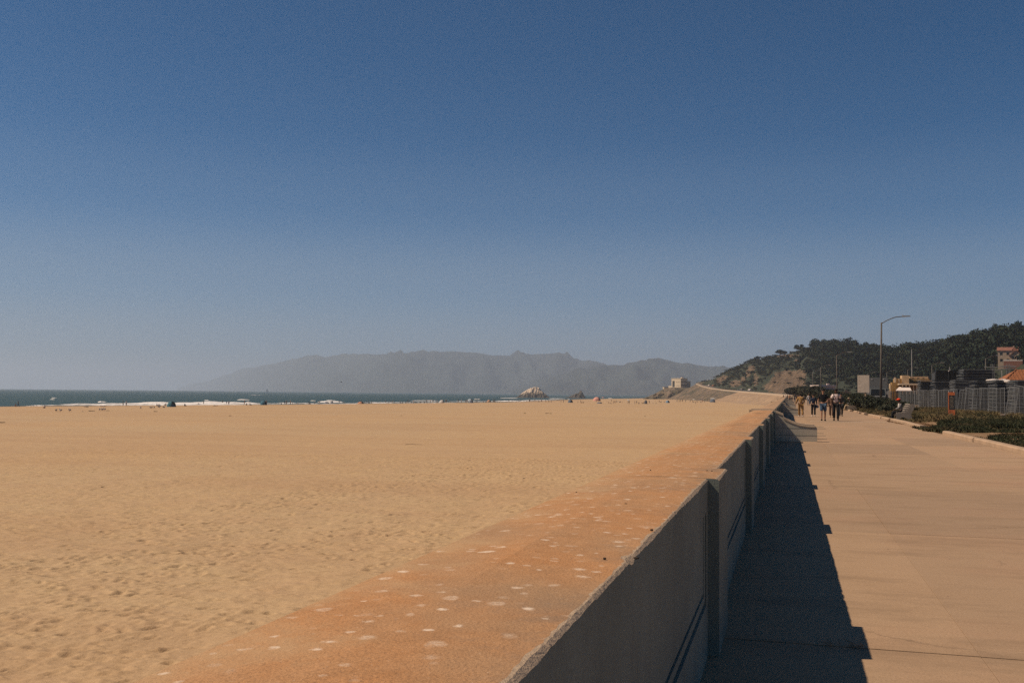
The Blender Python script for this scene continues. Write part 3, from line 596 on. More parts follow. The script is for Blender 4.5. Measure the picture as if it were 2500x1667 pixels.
def full_person(loc, rz, kind, h_, top, bot, label, shorts=False, sleeves=False, sk=None, hair=None, shoes='black', group=None, extras=None):
    """a larger figure: one body mesh, clothing shells, hair, face and fingers as children"""
    sk = sk or M_SKIN; J = pose(kind); e = empty('person', loc, rz, label, 'person', group); s = h_/1.78; e.scale = (s, s, s)
    JF = dict(J); E = list(EDG)
    for sd in ('l', 'r'):
        w_ = Vector(J['w'+sd][0]); hn = Vector(J['h'+sd][0]); d = (hn-w_).normalized(); side = Vector((0, 1, 0)) if abs(d.y) < 0.8 else Vector((1, 0, 0)); side = (side - d*side.dot(d)).normalized(); cur = d.cross(side)
        for i, (L, o_) in enumerate(((.060, -.030), (.075, -.010), (.070, .010), (.055, .030))):
            a, b = 'f%s%d' % (sd, i), 'g%s%d' % (sd, i); JF[a] = (tuple(hn+side*o_+d*L*.55), .0095, .009); JF[b] = (tuple(hn+side*o_*1.1+d*L+cur*0.022), .008, .007); E += [('h'+sd, a), (a, b)]
        JF['t'+sd+'h'] = (tuple(w_.lerp(hn, .45)+side*-.045+d*.01), .011, .010); JF['u'+sd+'h'] = (tuple(w_.lerp(hn, .45)+side*-.06+d*.045), .009, .008); E += [('w'+sd, 't'+sd+'h'), ('t'+sd+'h', 'u'+sd+'h')]
    me = skin(JF, E, 'pel', 1); me.materials.append(sk); link('body', me, e)
    # shirt
    JS = {k: J[k] for k in ('pel', 'spi', 'che', 'sl', 'sr')}; ES = [('pel', 'spi'), ('spi', 'che'), ('che', 'sl'), ('che', 'sr')]
    nk = Vector(J['nk'][0]); ch = Vector(J['che'][0]); JS['c2'] = (tuple(ch.lerp(nk, .62)), .075, .065); ES.append(('che', 'c2'))
    for sd in ('l', 'r'):
        a = Vector(J['s'+sd][0]); b = Vector(J['e'+sd][0])
        if sleeves: JS['e'+sd] = J['e'+sd]; JS['w'+sd] = (tuple(Vector(J['e'+sd][0]).lerp(Vector(J['w'+sd][0]), .92)), .036, .034); ES += [('s'+sd, 'e'+sd), ('e'+sd, 'w'+sd)]
        else: JS['m'+sd] = (tuple(a.lerp(b, .72)), .058, .058); ES.append(('s'+sd, 'm'+sd))
    me = skin(JS, ES, 'che', 1, 0.020); me.materials.append(CL[top]); link('shirt', me, e)
    JT = {k: J[k] for k in ('pel', 'pl', 'pr', 'kl', 'kr')}; ET = [('pel', 'pl'), ('pel', 'pr'), ('pl', 'kl'), ('pr', 'kr')]
    if not shorts:
        for sd in ('l', 'r'): JT['a'+sd] = (J['a'+sd][0], .055, .055); ET.append(('k'+sd, 'a'+sd))
    me = skin(JT, ET, 'pel', 1, 0.022 if not shorts else 0.032); me.materials.append(CL[bot]); link('shorts' if shorts else 'trousers', me, e)
    for sd in ('l', 'r'):
        a, b_ = Vector(J['a'+sd][0]), Vector(J['t'+sd][0]); b = MB(); c_ = a.lerp(b_, .45); c_.z = min(a.z, b_.z+.02)
        d = (b_-a); yaw = math.atan2(d.x, d.y); pt = math.atan2(d.z+.055, max(.01, math.hypot(d.x, d.y)))
        b.ball((0, 0, 0), (.052, .145, .052), 0, 10, 6); o = b.build('shoe', CL[shoes], e, c_, True); o.rotation_euler = (pt*0.7, 0, -yaw)
    hd = Vector(J['hd'][0]); hr_ = hair or M_HAIR
    b = MB(); b.ball((0, -.018, .03), (.100, .112, .10), 0, 14, 9, lambda d: 1.0 if (d.z > .12 or d.y < -.05) else 0.80); b.build('hair', hr_, e, hd, True)
    f = MB(); f.ball((0, .098, -.012), (.014, .020, .022), 0, 8, 5); f.build('nose', sk, e, hd, True)
    for sx in (-1, 1):
        f = MB(); f.ball((sx*.032, .088, .012), (.014, .008, .008), 0, 8, 5); f.build('eye', CL['black'], e, hd, True)
        f = MB(); f.ball((sx*.086, -.005, .0), (.012, .024, .034), 0, 8, 5); f.build('ear', sk, e, hd, True)
    f = MB(); f.ball((0, .086, -.055), (.026, .008, .007), 0, 8, 5); f.build('mouth', CL['rust'], e, hd, True)
    if extras: extras(e, J)
    return e
def ex_pack(e, J):
    c_ = Vector(J['che'][0]); b = MB(); b.ball((0, -.17, -.12), (.17, .10, .25), 0, 12, 8, lambda d: 1/max(abs(d.x), abs(d.y), abs(d.z))**.45); b.build('backpack', CL['charcoal'], e, c_, True)
    for sx in (-1, 1):
        b = MB(); b.tube([(sx*.10, -.12, .10), (sx*.11, -.02, .155), (sx*.115, .08, .10), (sx*.115, .135, .0), (sx*.13, .10, -.16), (sx*.15, -.06, -.24)], .022, 6); b.build('strap', CL['black'], e, c_)
    b = MB()
    for (x, z, r, ) in ((0, -.08, .030), (.025, -.13, .022), (-.02, -.05, .018)): b.ball((x, .118, z), (r, .014, r*.8), 0, 10, 6)
    b.build('shirt_print', CL['rust'], e, c_, True)
def ex_glasses(e, J):
    hd = Vector(J['hd'][0]); b = MB(); b.box((-.034, .104, .012), (.05, .012, .03)); b.box((.034, .104, .012), (.05, .012, .03)); b.box((0, .106, .02), (.03, .008, .008)); b.build('sunglasses', CL['black'], e, hd)
def ex_glasses_coat(e, J):
    ex_glasses(e, J); h_ = Vector(J['hl'][0]); b = MB(); b.ball((0, .03, -.05), (.16, .07, .13), 0, 10, 7); b.ball((.12, .02, -.16), (.06, .05, .17), 0, 9, 6); b.build('folded_jacket', CL['denim'], e, h_, True)
def ex_bag(e, J):
    h_ = Vector(J['hr'][0]); b = MB(); b.box((0, 0, -.22), (.10, .26, .28), 0, None, .8); b.build('shoulder_bag', CL['grey'], e, h_); b = MB(); b.tube([(0, -.08, -.08), (0, 0, .02), (0, .08, -.08)], .012); b.build('bag_strap', CL['brown'], e, h_)
def ex_cap(mat):
    def f(e, J):
        hd = Vector(J['hd'][0]); b = MB(); b.ball((0, -.005, .055), (.112, .122, .085), 0, 14, 8, lambda d: 1 if d.z > -.15 else .86); b.prism([(-.085, .08), (-.06, .17), (0, .20), (.06, .17), (.085, .08)], 2, .035, .05); b.build('cap', mat, e, hd, True)
    return f
def ex_hat(mat):
    def f(e, J):
        hd = Vector(J['hd'][0]); b = MB(); b.cyl((0, 0, .03), (0, 0, .13), .115, .095, 14); b.cyl((0, 0, .025), (0, 0, .045), .20, .17, 16); b.build('sun_hat', mat, e, hd, True)
    return f
q = G(2010, 1027.5); full_person(q, math.pi+.05, 'walkb', 1.84, 'black', 'denim', 'man in black t-shirt and blue denim shorts walking towards the camera', shorts=True, extras=ex_glasses)
q = G(2041, 1027.0); full_person(q, math.pi-.03, 'walk', 1.86, 'pink', 'black', 'man in pale pink printed shirt and black trousers carrying a backpack', sk=M_SKIND, extras=ex_pack)
q = G(1955.5, 1017.5); full_person(q, .12, 'lean', 1.70, 'tan', 'tan', 'person in ochre outfit walking away hunched beside the second wing wall', sleeves=True, shoes='white', extras=ex_bag)
q = G(1986, 1016.5); full_person(q, math.pi, 'walk', 1.56, 'navy', 'black', 'woman in dark top and leggings with sunglasses and a jacket over her arm', sleeves=True, shoes='white', extras=ex_glasses_coat)
q = G(2030, 1018.5); full_person(q, math.pi-.1, 'walk', 1.55, 'brown', 'brown', 'person in brown walking half hidden behind the two men', sleeves=True, shoes='beige')
q = G(2053, 1016); full_person(q, math.pi+.1, 'walkb', 1.62, 'charcoal', 'charcoal', 'person in charcoal half hidden right of the man with the backpack', sleeves=True)
for i, (px, py, kd, hh, tp, bt, rz, lb) in enumerate([(1974, 990, 'walk', 1.70, 'white', 'denim', math.pi, 'distant walker in a white shirt right of the ochre person'), (1963, 988, 'walkb', 1.6, 'grey', 'white', 0, 'distant walker with a white cap just behind the ochre person'),
      (1947, 984, 'walk', 1.7, 'brown', 'black', 0, 'distant walker in brown left of the ochre person'), (1940, 985, 'walkb', 1.72, 'charcoal', 'navy', math.pi, 'distant walker in charcoal nearest the third wing wall'), (1934, 982, 'walk', 1.75, 'beige', 'black', math.pi, 'distant walker with a pale top in the far crowd'),
      (1928, 981, 'walk', 1.7, 'rust', 'charcoal', 0, 'distant walker in rust red within the far crowd'), (1923, 979, 'stand', 1.72, 'black', 'black', 0, 'distant figure all in black among the far crowd'), (1918, 977.5, 'walkb', 1.7, 'white', 'brown', math.pi, 'distant figure in white at the far wall'),
      (1913, 976, 'stand', 1.7, 'brown', 'grey', 0, 'distant brown figure farthest along the wall'), (1931, 978, 'stand', 1.7, 'navy', 'navy', 0, 'distant navy figure in the middle of the far crowd'), (1951, 979, 'walk', 1.7, 'grey', 'black', 0, 'distant grey walker beyond the ochre person'), (1944, 977, 'stand', 1.7, 'charcoal', 'brown', 0, 'small dark figure far down the promenade'),
      (1958, 977, 'walk', 1.7, 'pale_blue', 'navy', math.pi, 'small pale blue walker far down the promenade')]):
    person(G(px, py), rz, kd, hh, tp, bt, lb, 'distant walkers on the promenade', sleeves=True)

# ================================================================== benches and sitters
M_BENCH = concrete('bench_concrete', (.27, .235, .195)); M_SLAT = simple('bench_slat', (.33, .29, .245), .7)
def bench(loc, label, L=2.3):
    e = empty('bench', loc, 0, label, 'bench')          # sitter faces -x
    prof_ = [(-.42, 0), (-.20, 0), (-.10, .20), (.10, .20), (.28, 0), (.52, 0), (.56, .10), (.46, .40), (.66, .80), (.66, .98), (.56, 1.02), (.46, .98), (.20, .47), (-.30, .43), (-.42, .36), (-.34, .22)]
    for s_ in (-1, 1):
        b = MB(); b.prism(prof_, 1, s_*L/2-.07, s_*L/2+.07); b.build('end_support', M_BENCH, e)
    for i in range(4): b = MB(); b.box((-.30+.145*i, 0, .465+.012*i), (.11, L+.12, .045)); b.build('seat_slat', M_SLAT, e)
    for i in range(4): b = MB(); rot = Matrix.Rotation(R_(-28), 3, 'Y'); b.box((.215+.066*i, 0, .60+.122*i), (.045, L+.12, .085), 0, rot); b.build('back_slat', M_SLAT, e)
    return e
bx, by = 6.62, 65.0
bench((bx, by, 0), 'concrete ended park bench facing the beach with a red capped sitter', 2.3)
M_RED = simple('red_cap', (.75, .06, .015), .7, .1)
full_person((bx-.08, by-.75, -.03), math.pi/2, 'bench', 1.74, 'grey', 'black', 'seated person in a red cap and dark clothes on the near bench', sleeves=True, sk=M_SKIND, extras=lambda e, J: (ex_cap(M_RED)(e, J), (lambda b: (b.ball((0, .12, -.06), (.15, .05, .20), 0, 10, 7), b.build('white_bib', CL['white'], e, Vector(J['che'][0]), True)))(MB())))
q = G(2072, 1002); bench((q.x+.2, q.y+.6, 0), 'far park bench at the shrubs where a hatted person sits', 2.2)
full_person((q.x+.12, q.y, -.03), math.pi/2, 'bench', 1.7, 'grey', 'beige', 'seated person in a pale sun hat on the far bench', sleeves=True, shoes='beige', extras=ex_hat(CL['beige']))

# ================================================================== lamps, masts, signs
M_POLE = simple('lamp_pole', (.10, .088, .075), .6, .25, 2.0); M_LAMP = simple('lamp_head', (.30, .30, .29), .5)
def lamp(top_px, top_py, base_px, label, zt=9.0, flip=1):
    Z = (zt-EYE)/((hz(top_px)-top_py)/FPX); T = P(top_px, top_py, Z); B = Vector((T.x+(base_px-top_px)/FPX*Z, T.y, 0)); T.z = zt
    e = empty('street_lamp', B, 0, label, 'street lamp', 'street lamps'); t_ = T-B
    b = MB(); b.cyl((0, 0, -.3), tuple(t_), .14, .075, 10); b.build('pole', M_POLE, e, smooth=True)
    b = MB(); b.cyl((0, 0, 0), (0, 0, .5), .19, .17, 10); b.build('base', M_POLE, e)
    b = MB(); pts = [t_+Vector((0, 0, -.10)), t_+Vector((.55*flip, 0, .22)), t_+Vector((1.15*flip, 0, .48)), t_+Vector((1.45*flip, 0, .56)), t_+Vector((2.05*flip, 0, .60))]; b.tube([tuple(p_) for p_ in pts], .045, 6); b.build('arm', M_POLE, e)
    b = MB(); b.prism([(1.95*flip, .60), (2.0*flip, .55), (2.75*flip, .58), (2.8*flip, .63), (2.7*flip, .67), (2.1*flip, .68)][::flip], 1, -.14, .14); b.build('lamp_head', M_LAMP, e, t_)
    b = MB(); b.cyl((2.05*flip, 0, .66), (2.05*flip, 0, .76), .045, .04, 8); b.build('photocell', M_LAMP, e, t_)
    return e
lamp(2152, 788, 2148.5, 'tallest street lamp rising above the hill skyline beside the promenade'); lamp(2042, 868, 2043.5, 'second street lamp along the promenade behind the man with the backpack'); lamp(2003.5, 897, 2004.5, 'third street lamp behind the man in black'); lamp(1984, 909, 1985, 'fourth and smallest street lamp along the promenade')
lamp(2275, 892, 2275, 'thin street lamp left of the black trailer'); lamp(2406, 876, 2406, 'street lamp above the dark stack near the hill house'); lamp(2216, 903, 2216, 'thin distant street lamp behind the beige pavilion'); lamp(2117, 913, 2117, 'small far street lamp behind the box truck'); lamp(2165, 909, 2165, 'small far street lamp right of the tallest lamp')
q = P(2227, hz(2227), 270); e = empty('radio_mast', (q.x, q.y, 0), 0, 'plain thin tall mast standing before the forested hill', 'mast'); b = MB(); b.cyl((0, 0, 0), (0, 0, 14.3), .16, .09, 8); b.build('pole', M_LAMP, e); b = MB(); b.cyl((0, 0, 0), (0, 0, .6), .3, .25, 8); b.build('base', M_POLE, e)
# sign board on a post
M_BOARD = simple('sign_board', (.36, .31, .26), .8, .12, 3); M_WOOD = simple('weathered_wood', (.30, .22, .15), .9, .3, 5)
q = G(2110, 1004); e = empty('sign_board', (q.x, q.y, 0), R_(-22), 'pale blank notice board on a wooden post left of the tallest lamp', 'sign')
b = MB(); b.box((-.05, 0, 2.62), (1.12, .06, 1.66)); b.build('board', M_BOARD, e)
b = MB(); b.box((.1, .08, 1.4), (.13, .10, 2.9)); b.build('post', M_WOOD, e)
for z_ in (1.95, 2.25, 2.62, 2.95, 3.25): b = MB(); b.box((-.40, -.034, z_), (.05, .008, .07)); b.build('dark_mark', M_WOOD, e)
# orange marker totem
M_ORG = simple('orange_paint', (.62, .17, .06), .7, .15, 8); M_DK = simple('dark_panel', (.045, .05, .05), .6)
q = G(2323, 1021.5); e = empty('information_totem', (q.x, q.y, 0), R_(-4), 'square orange totem with a dark printed panel standing in the ice plant', 'totem')
b = MB(); b.box((0, 0, .875), (.40, .34, 1.75)); b.build('post', M_DK, e)
for z0, z1, nm in ((1.56, 1.77, 'orange_band'), (.0, .58, 'orange_band'), (.58, 1.56, 'orange_edge')):
    b = MB(); w_ = .42 if nm == 'orange_band' else .06; b.box((0 if nm == 'orange_band' else -.18, -.172, (z0+z1)/2), (w_, .012, z1-z0)); b.build(nm, M_ORG, e)
for i in range(9): b = MB(); b.box((.02+.02*((i*5) % 3-1), -.176, 1.44-.088*i), (.20+.04*((i*7) % 3-1), .010, .026)); b.build('text_line', CL['beige'], e)
for i in range(4): b = MB(); b.box((-.06+.02*(i % 2), -.180, .48-.12*i), (.22, .008, .03)); b.build('text_line', CL['rust'], e)
for sx in (-1, 1): b = MB(); b.cyl((sx*.16, 0, 1.75), (sx*.16, 0, 1.84), .025, .02, 6); b.build('cap_bolt', CL['white'], e)

# ================================================================== temporary fence, stacks, yard
M_STEEL = simple('galvanised_steel', (.22, .23, .23), .5, .2, 4, metal=.3); M_WIRE = simple('fence_wire', (.12, .125, .125), .6, .2); M_DSTEEL = simple('dark_steel', (.055, .06, .062), .6, .35, 2); M_MSTEEL = simple('mid_steel', (.12, .125, .125), .6, .35, 2)
FL, FH = 3.45, 2.15
def fence_proto():
    e = empty('fence_panel', (0, 0, 0))
    for y_ in (.04, FL-.04): b = MB(); b.cyl((0, y_, 0), (0, y_, FH), .024, .024, 6); b.build('post', M_STEEL, e)
    for z_ in (.10, FH-.03): b = MB(); b.cyl((0, .04, z_), (0, FL-.04, z_), .021, .021, 6); b.build('rail', M_STEEL, e)
    b = MB(); b.cyl((0, FL/2, .1), (0, FL/2, FH-.03), .014, .014, 5); b.build('centre_bar', M_STEEL, e)
    b = MB()
    for i in range(1, 28): y_ = .04+(FL-.08)*i/28; b.cyl((.004, y_, .12), (.004, y_, FH-.05), .0035, .0035, 3, cap=False)
    for i in range(1, 12): z_ = .12+(FH-.17)*i/12; b.cyl((-.004, .06, z_), (-.004, FL-.06, z_), .0035, .0035, 3, cap=False)
    o = b.build('wire_mesh', M_WIRE, e); o['kind'] = 'stuff'
    for y_ in (0,): b = MB(); b.box((0, y_, .05), (.55, .22, .11)); b.build('foot_block', M_BENCH, e)
    return e
def ordw(n):
    a = ['', 'first', 'second', 'third', 'fourth', 'fifth', 'sixth', 'seventh', 'eighth', 'ninth', 'tenth', 'eleventh', 'twelfth', 'thirteenth', 'fourteenth', 'fifteenth', 'sixteenth', 'seventeenth', 'eighteenth', 'nineteenth', 'twentieth']
    if n <= 20: return a[n]
    t_ = {2: ('twentieth', 'twenty'), 3: ('thirtieth', 'thirty'), 4: ('fortieth', 'forty'), 5: ('fiftieth', 'fifty')}[n//10]
    return t_[0] if n % 10 == 0 else t_[1]+'-'+a[n % 10]
fp = fence_proto(); ordn = ['nearest', 'second nearest', 'third nearest', 'fourth', 'fifth', 'sixth', 'seventh', 'eighth', 'ninth', 'tenth']
yy = 61.0; k = 0; fx = lambda y_: float(np.interp(y_, [55, 90, 140, 230], [15.3, 15.8, 14.8, 12.9]))
while yy < 215:
    o = fp if k == 0 else copy_tree(fp); xa, xb = fx(yy), fx(yy+FL); o.location = (xa, yy, .05); lean = rnd.gauss(0, 2.2) if k not in (1, 2, 5, 11) else rnd.choice((-1, 1))*rnd.uniform(6, 9)
    o.rotation_euler = (R_(rnd.gauss(0, 1.2)), R_(lean), -math.atan2(xb-xa, FL))
    tag(o, ('%s temporary wire fence panel counted from the right edge of the picture' % ordn[k]) if k < 10 else ('%s temporary wire fence panel from the right edge, receding behind the shrubs' % ordw(k+1)), 'fence', 'temporary fence panels'); yy += FL+.05; k += 1
def stack(px, Z, L, W, n, dz, label, mat, rz=0, z0=0.05, skew=.06):
    q = P(px, hz(px), Z); e = empty('panel_stack', (q.x, q.y, 0), rz, label, 'panel stack', 'stacks of fence panels')
    me = {}
    for i in range(n):
        v = i % 3
        if v not in me:
            b = MB(); t_ = dz*(.42, .5, .36)[v]
            for sx in (-1, 1): b.box((sx*(L/2-.04), 0, 0), (.08, W, t_)); b.box((0, sx*(W/2-.04), 0), (L-.16, .08, t_))
            for sx in (-.5, 0, .5): b.box((sx*L*.55, 0, 0), (.05, W-.16, t_*.8))
            me[v] = b.mesh('panel', mat if v else M_STEEL)
        o = link('panel', me[v], e, (rnd.gauss(0, skew), rnd.gauss(0, skew*.7), z0+dz*(i+.5))); o.rotation_euler = (R_(rnd.gauss(0, .7)), R_(rnd.gauss(0, .8)), R_(rnd.gauss(0, 1.6)))
    b = MB()
    for sx in (-.35, .35): b.box((sx*L, 0, z0/2+.0), (.12, W*.9, z0+.02))
    b.build('bearer', M_WOOD, e)
    b = MB(); b.box((0, 0, z0+dz*n/2), (L-.30, W-.30, dz*n-.06)); b.build('packed_core', M_DSTEEL, e)
    return e
for i, a in enumerate([(2262, 128, 1.9, 3.2, 34, .104, 'leftmost grey stack of fence panels behind the fence beside the pavilion', M_MSTEEL), (2302, 115, 2.2, 3.4, 33, .102, 'grey panel stack below the black trailer', M_DSTEEL), (2352, 102, 2.2, 3.4, 31, .10, 'grey panel stack right of the orange totem', M_MSTEEL),
        (2403, 93, 2.0, 3.4, 30, .10, 'dark panel stack left of the white bundles', M_DSTEEL), (2453, 85, 2.0, 3.4, 29, .099, 'dark panel stack under the orange roof', M_DSTEEL), (2507, 78, 2.2, 3.4, 28, .099, 'panel stack cut by the right edge of the picture', M_MSTEEL)]): stack(*a)
stack(2382, 113, 3.2, 3.4, 43, .105, 'tallest nearly black layered stack above the grey stacks', M_DSTEEL, skew=.09)
# pale strips lying on the stacks
for i, (px, py, Z, L, lb) in enumerate([(2268, 930.5, 126.5, 2.0, 'pale timber plank lying on the leftmost panel stack'), (2425, 928.5, 90, 1.3, 'white folded tarpaulin on the dark stack'), (2450, 929, 84, .8, 'small white bundle on top of the dark stack'), (2460, 931, 81, .5, 'tiny white bundle right of the folded tarpaulin')]):
    q = P(px, py, Z); b = MB(); r_ = np.random.RandomState(i)
    if i == 0: b.box((0, 0, 0), (L, .3, .10)); b.box((.2, .1, .08), (L*.7, .2, .05)); o = b.build('timber_plank', M_WOOD, None, q)
    else: b.ball((0, 0, 0), (L/2, .5, .13), 0, 12, 7, lambda d: 1+.18*math.sin(d.x*9+i)*math.cos(d.y*7)); o = b.build('tarpaulin_bundle', CL['white'], None, q, True)
    tag(o, lb, 'plank' if i == 0 else 'bundle')
# black box trailer
q = P(2318, hz(2318), 124); e = empty('box_trailer', (q.x, q.y+2, 0), R_(-3), 'matt black box trailer standing behind the panel stacks', 'trailer')
M_BLK = simple('black_panel', (.010, .012, .013), .7, .3, 2)
b = MB(); b.box((0, 0, 2.86), (2.85, 5.0, 3.76)); b.build('box_body', M_BLK, e)
for sx in (-1, 1):
    for yy_ in (-1.2, .2): b = MB(); b.cyl((sx*1.0, yy_, .48), (sx*1.24, yy_, .48), .48, .48, 14); b.build('wheel', CL['black'], e)
b = MB(); b.box((0, -2.52, 2.9), (.06, .06, 3.5)); b.build('door_seam', M_DSTEEL, e); b = MB(); b.box((0, -2.53, .85), (2.4, .08, .16)); b.build('bumper', M_DSTEEL, e)
b = MB(); b.box((-1.50, 0, 3.0), (.14, 4.9, 2.9)); b.build('side_awning', M_DSTEEL, e)
q = P(2319, 904.3, 122); e = empty('pennant', q+Vector((0, .5, 0)), 0, 'small white pennant with a ball on top of the black trailer', 'pennant'); b = MB(); b.add([(0, 0, 0), (.16, .02, .05), (.03, 0, .52), (0, .05, 0), (.16, .05, .05), (.03, .05, .52)], [(0, 1, 2), (3, 5, 4), (0, 2, 5, 3), (1, 4, 5, 2), (0, 3, 4, 1)]); b.build('flag', CL['white'], e); b = MB(); b.ball((-.05, 0, -.06), .075); b.build('ball_foot', CL['white'], e, smooth=True)
# box truck facing the camera
M_GREY = simple('truck_box', (.12, .13, .13), .5, .12); M_GLASS = NT('dark_glass').color((.012, .015, .017)).rough(.12).mat
q = P(2143, hz(2143), 138); e = empty('box_truck', (q.x, q.y, 0), R_(-6), 'grey box truck facing the camera behind the fence', 'truck')
b = MB(); b.box((0, 3.6, 2.45), (2.5, 6.2, 3.2)); b.build('cargo_box', M_GREY, e)
b = MB(); b.prism([(-.25, .55), (1.4, .55), (1.4, 2.55), (.25, 2.55), (-.12, 1.55), (-.25, 1.45)], 0, -1.05, 1.05); b.build('cab', M_GREY, e)
b = MB(); b.add([(-.92, -.165, 1.60), (.92, -.165, 1.60), (.86, .185, 2.45), (-.86, .185, 2.45)], [(0, 1, 2, 3)]); b.add([(-.92, -.150, 1.60), (.92, -.150, 1.60), (.86, .20, 2.45), (-.86, .20, 2.45)], [(3, 2, 1, 0)]); b.build('windscreen', M_GLASS, e)
b = MB(); b.box((0, -.29, 1.05), (1.2, .05, .42)); b.build('grille', M_DSTEEL, e); b = MB(); b.box((0, -.33, .62), (2.2, .16, .26)); b.build('bumper', M_DSTEEL, e)
for sx in (-1, 1):
    b = MB(); b.cyl((sx*.82, -.26, 1.05), (sx*.82, -.33, 1.05), .13, .12, 10); b.build('headlight', CL['white'], e)
    b = MB(); b.box((sx*1.22, .05, 1.95), (.18, .10, .42)); b.build('mirror', M_LAMP, e)
    b = MB(); b.box((sx*.75, .48, 3.8), (.14, .06, .10)); b.build('marker_light', CL['white'], e)
    for y_ in (.55, 5.2): b = MB(); b.cyl((sx*.82, y_, .48), (sx*1.12, y_, .48), .48, .48, 14); b.build('wheel', CL['black'], e)
# beige pavilion with columns and a white awning
M_BEIGE = simple('beige_stucco', (.50, .36, .22), .85, .18, .8); M_OCHRE = simple('ochre_stucco', (.36, .22, .085), .85, .2, .8); M_GREEN = simple('green_panel', (.022, .042, .038), .7, .3, 1.5); M_CREAM = simple('cream_fascia', (.58, .46, .32), .8, .12)
Zp = 165; q = P(2222, hz(2222), Zp); u = Zp/FPX; e = empty('beach_pavilion', (q.x, q.y, 0), 0, 'beige flat roofed pavilion with columns and a white awning behind the fence', 'building')
def zz(py, px=2222): return EYE+(hz(px)-py)*u
def bxp(name, x0, x1, y0, y1, mat, dep=0.0, th=3.0):
    b = MB(); b.box((((x0+x1)/2-2222)*u, dep+th/2, (zz(y0)+zz(y1))/2), ((x1-x0)*u, th, abs(zz(y0)-zz(y1)))); return b.build(name, mat, e)
bxp('rear_wall', 2192, 2272, 924, 992, M_OCHRE, 3.0, 3); bxp('upper_wall', 2208, 2224, 916, 940, M_BEIGE, 2.5, 3); bxp('upper_wall', 2229, 2272, 918, 935, M_BEIGE, 4.5, 2); bxp('side_pier', 2181, 2190, 934, 992, M_OCHRE, .2, 2.5); bxp('side_pier', 2167, 2172, 944, 992, M_CREAM, .8, 1.2)
bxp('side_pier', 2176, 2179, 937, 992, M_CREAM, .6, 1.0); bxp('roof_slab', 2197, 2247, 936.5, 940, M_CREAM, -.2, 3.2)
for x_ in (2204, 2212, 2220, 2229, 2236, 2243): bxp('column', x_, x_+2.2, 940, 962, M_CREAM, 0, .2)
for x_ in (2196, 2207, 2218, 2229, 2240): bxp('green_panel', x_, x_+10, 958, 992, M_GREEN, .25, .15)
bxp('chimney', 2189, 2193, 921, 936, M_CREAM, 2.0, .5); bxp('chimney', 2199, 2202, 924, 936, M_BEIGE, 2.2, .5); bxp('roof_canopy', 2224, 2246, 930, 936, M_BLK, 2.0, 1.6)
for x_ in (2234, 2246, 2258): bxp('window', x_, x_+5, 922, 927, M_GLASS, 4.42, .1)
b = MB(); b.add([((2187-2222)*u, -1.5, zz(953.5)), ((2223-2222)*u, -1.5, zz(953.5)), ((2222-2222)*u, .2, zz(945)), ((2197-2222)*u, .2, zz(945)), ((2187-2222)*u, -1.5, zz(955)), ((2223-2222)*u, -1.5, zz(955)), ((2222-2222)*u, .2, zz(947)), ((2197-2222)*u, .2, zz(947))], [(0, 1, 2, 3), (4, 7, 6, 5), (0, 4, 5, 1), (1, 5, 6, 2), (3, 2, 6, 7), (0, 3, 7, 4)]); b.build('white_awning', simple('awning_white', (.68, .60, .54), .8, .08), e)
bxp('dark_opening', 2192, 2220, 955.5, 960, M_BLK, .18, .1); bxp('door', 2172.5, 2176, 955, 992, M_CREAM, .5, .4)
# orange hip roof building at the right edge
M_TILE = simple('clay_tile', (.25, .10, .045), .85, .25, 1.2); M_STUC = simple('stucco_wall', (.40, .30, .2), .9)
Zt = 150; q = P(2530, hz(2530), Zt); e = empty('tiled_building', (q.x, q.y, 0), R_(4), 'low building with an orange clay tile hip roof at the right edge', 'building')
b = MB(); b.box((0, 3, 1.6), (10.2, 7.6, 3.2)); b.build('wall', M_STUC, e)
b = MB(); b.add([(-5.6, -1.4, 3.1), (5.6, -1.4, 3.1), (5.6, 7.4, 3.1), (-5.6, 7.4, 3.1), (-1.9, 3, 5.75), (1.9, 3, 5.75)], [(0, 1, 5, 4), (1, 2, 5), (2, 3, 4, 5), (3, 0, 4), (0, 3, 2, 1)]); rf = b.build('roof', M_TILE, e)
for i in range(22):                                         # rolls of the tiles down the front slope
    x_ = -5.4+i*.51; t_ = min(1, (5.6-abs(x_))/3.7); b = MB(); b.cyl((x_, -1.42, 3.13), (x_, -1.42+4.4*t_, 3.13+2.65*t_), .07, .07, 5); b.build('tile_roll', M_TILE, rf)
b = MB(); b.cyl((-5.6, -1.4, 3.14), (-1.9, 3, 5.79), .1, .1, 6); b.build('hip_ridge', M_TILE, rf)
for x_ in (-3.2, -.6, 2): b = MB(); b.box((x_, -.82, 1.7), (1.2, .06, 1.3)); b.build('window', M_GLASS, e)
q = P(2447, hz(2447), 146); e = empty('vent_pipe', (q.x, q.y, 0), 0, 'thin metal pipe standing left of the orange tile roof', 'pipe'); b = MB(); b.cyl((0, 0, 0), (0, 0, 5.4), .05, .05, 6); b.build('pipe_shaft', M_LAMP, e); b = MB(); b.cyl((0, 0, 0), (0, 0, .3), .12, .12, 8); b.build('pipe_base', M_LAMP, e)
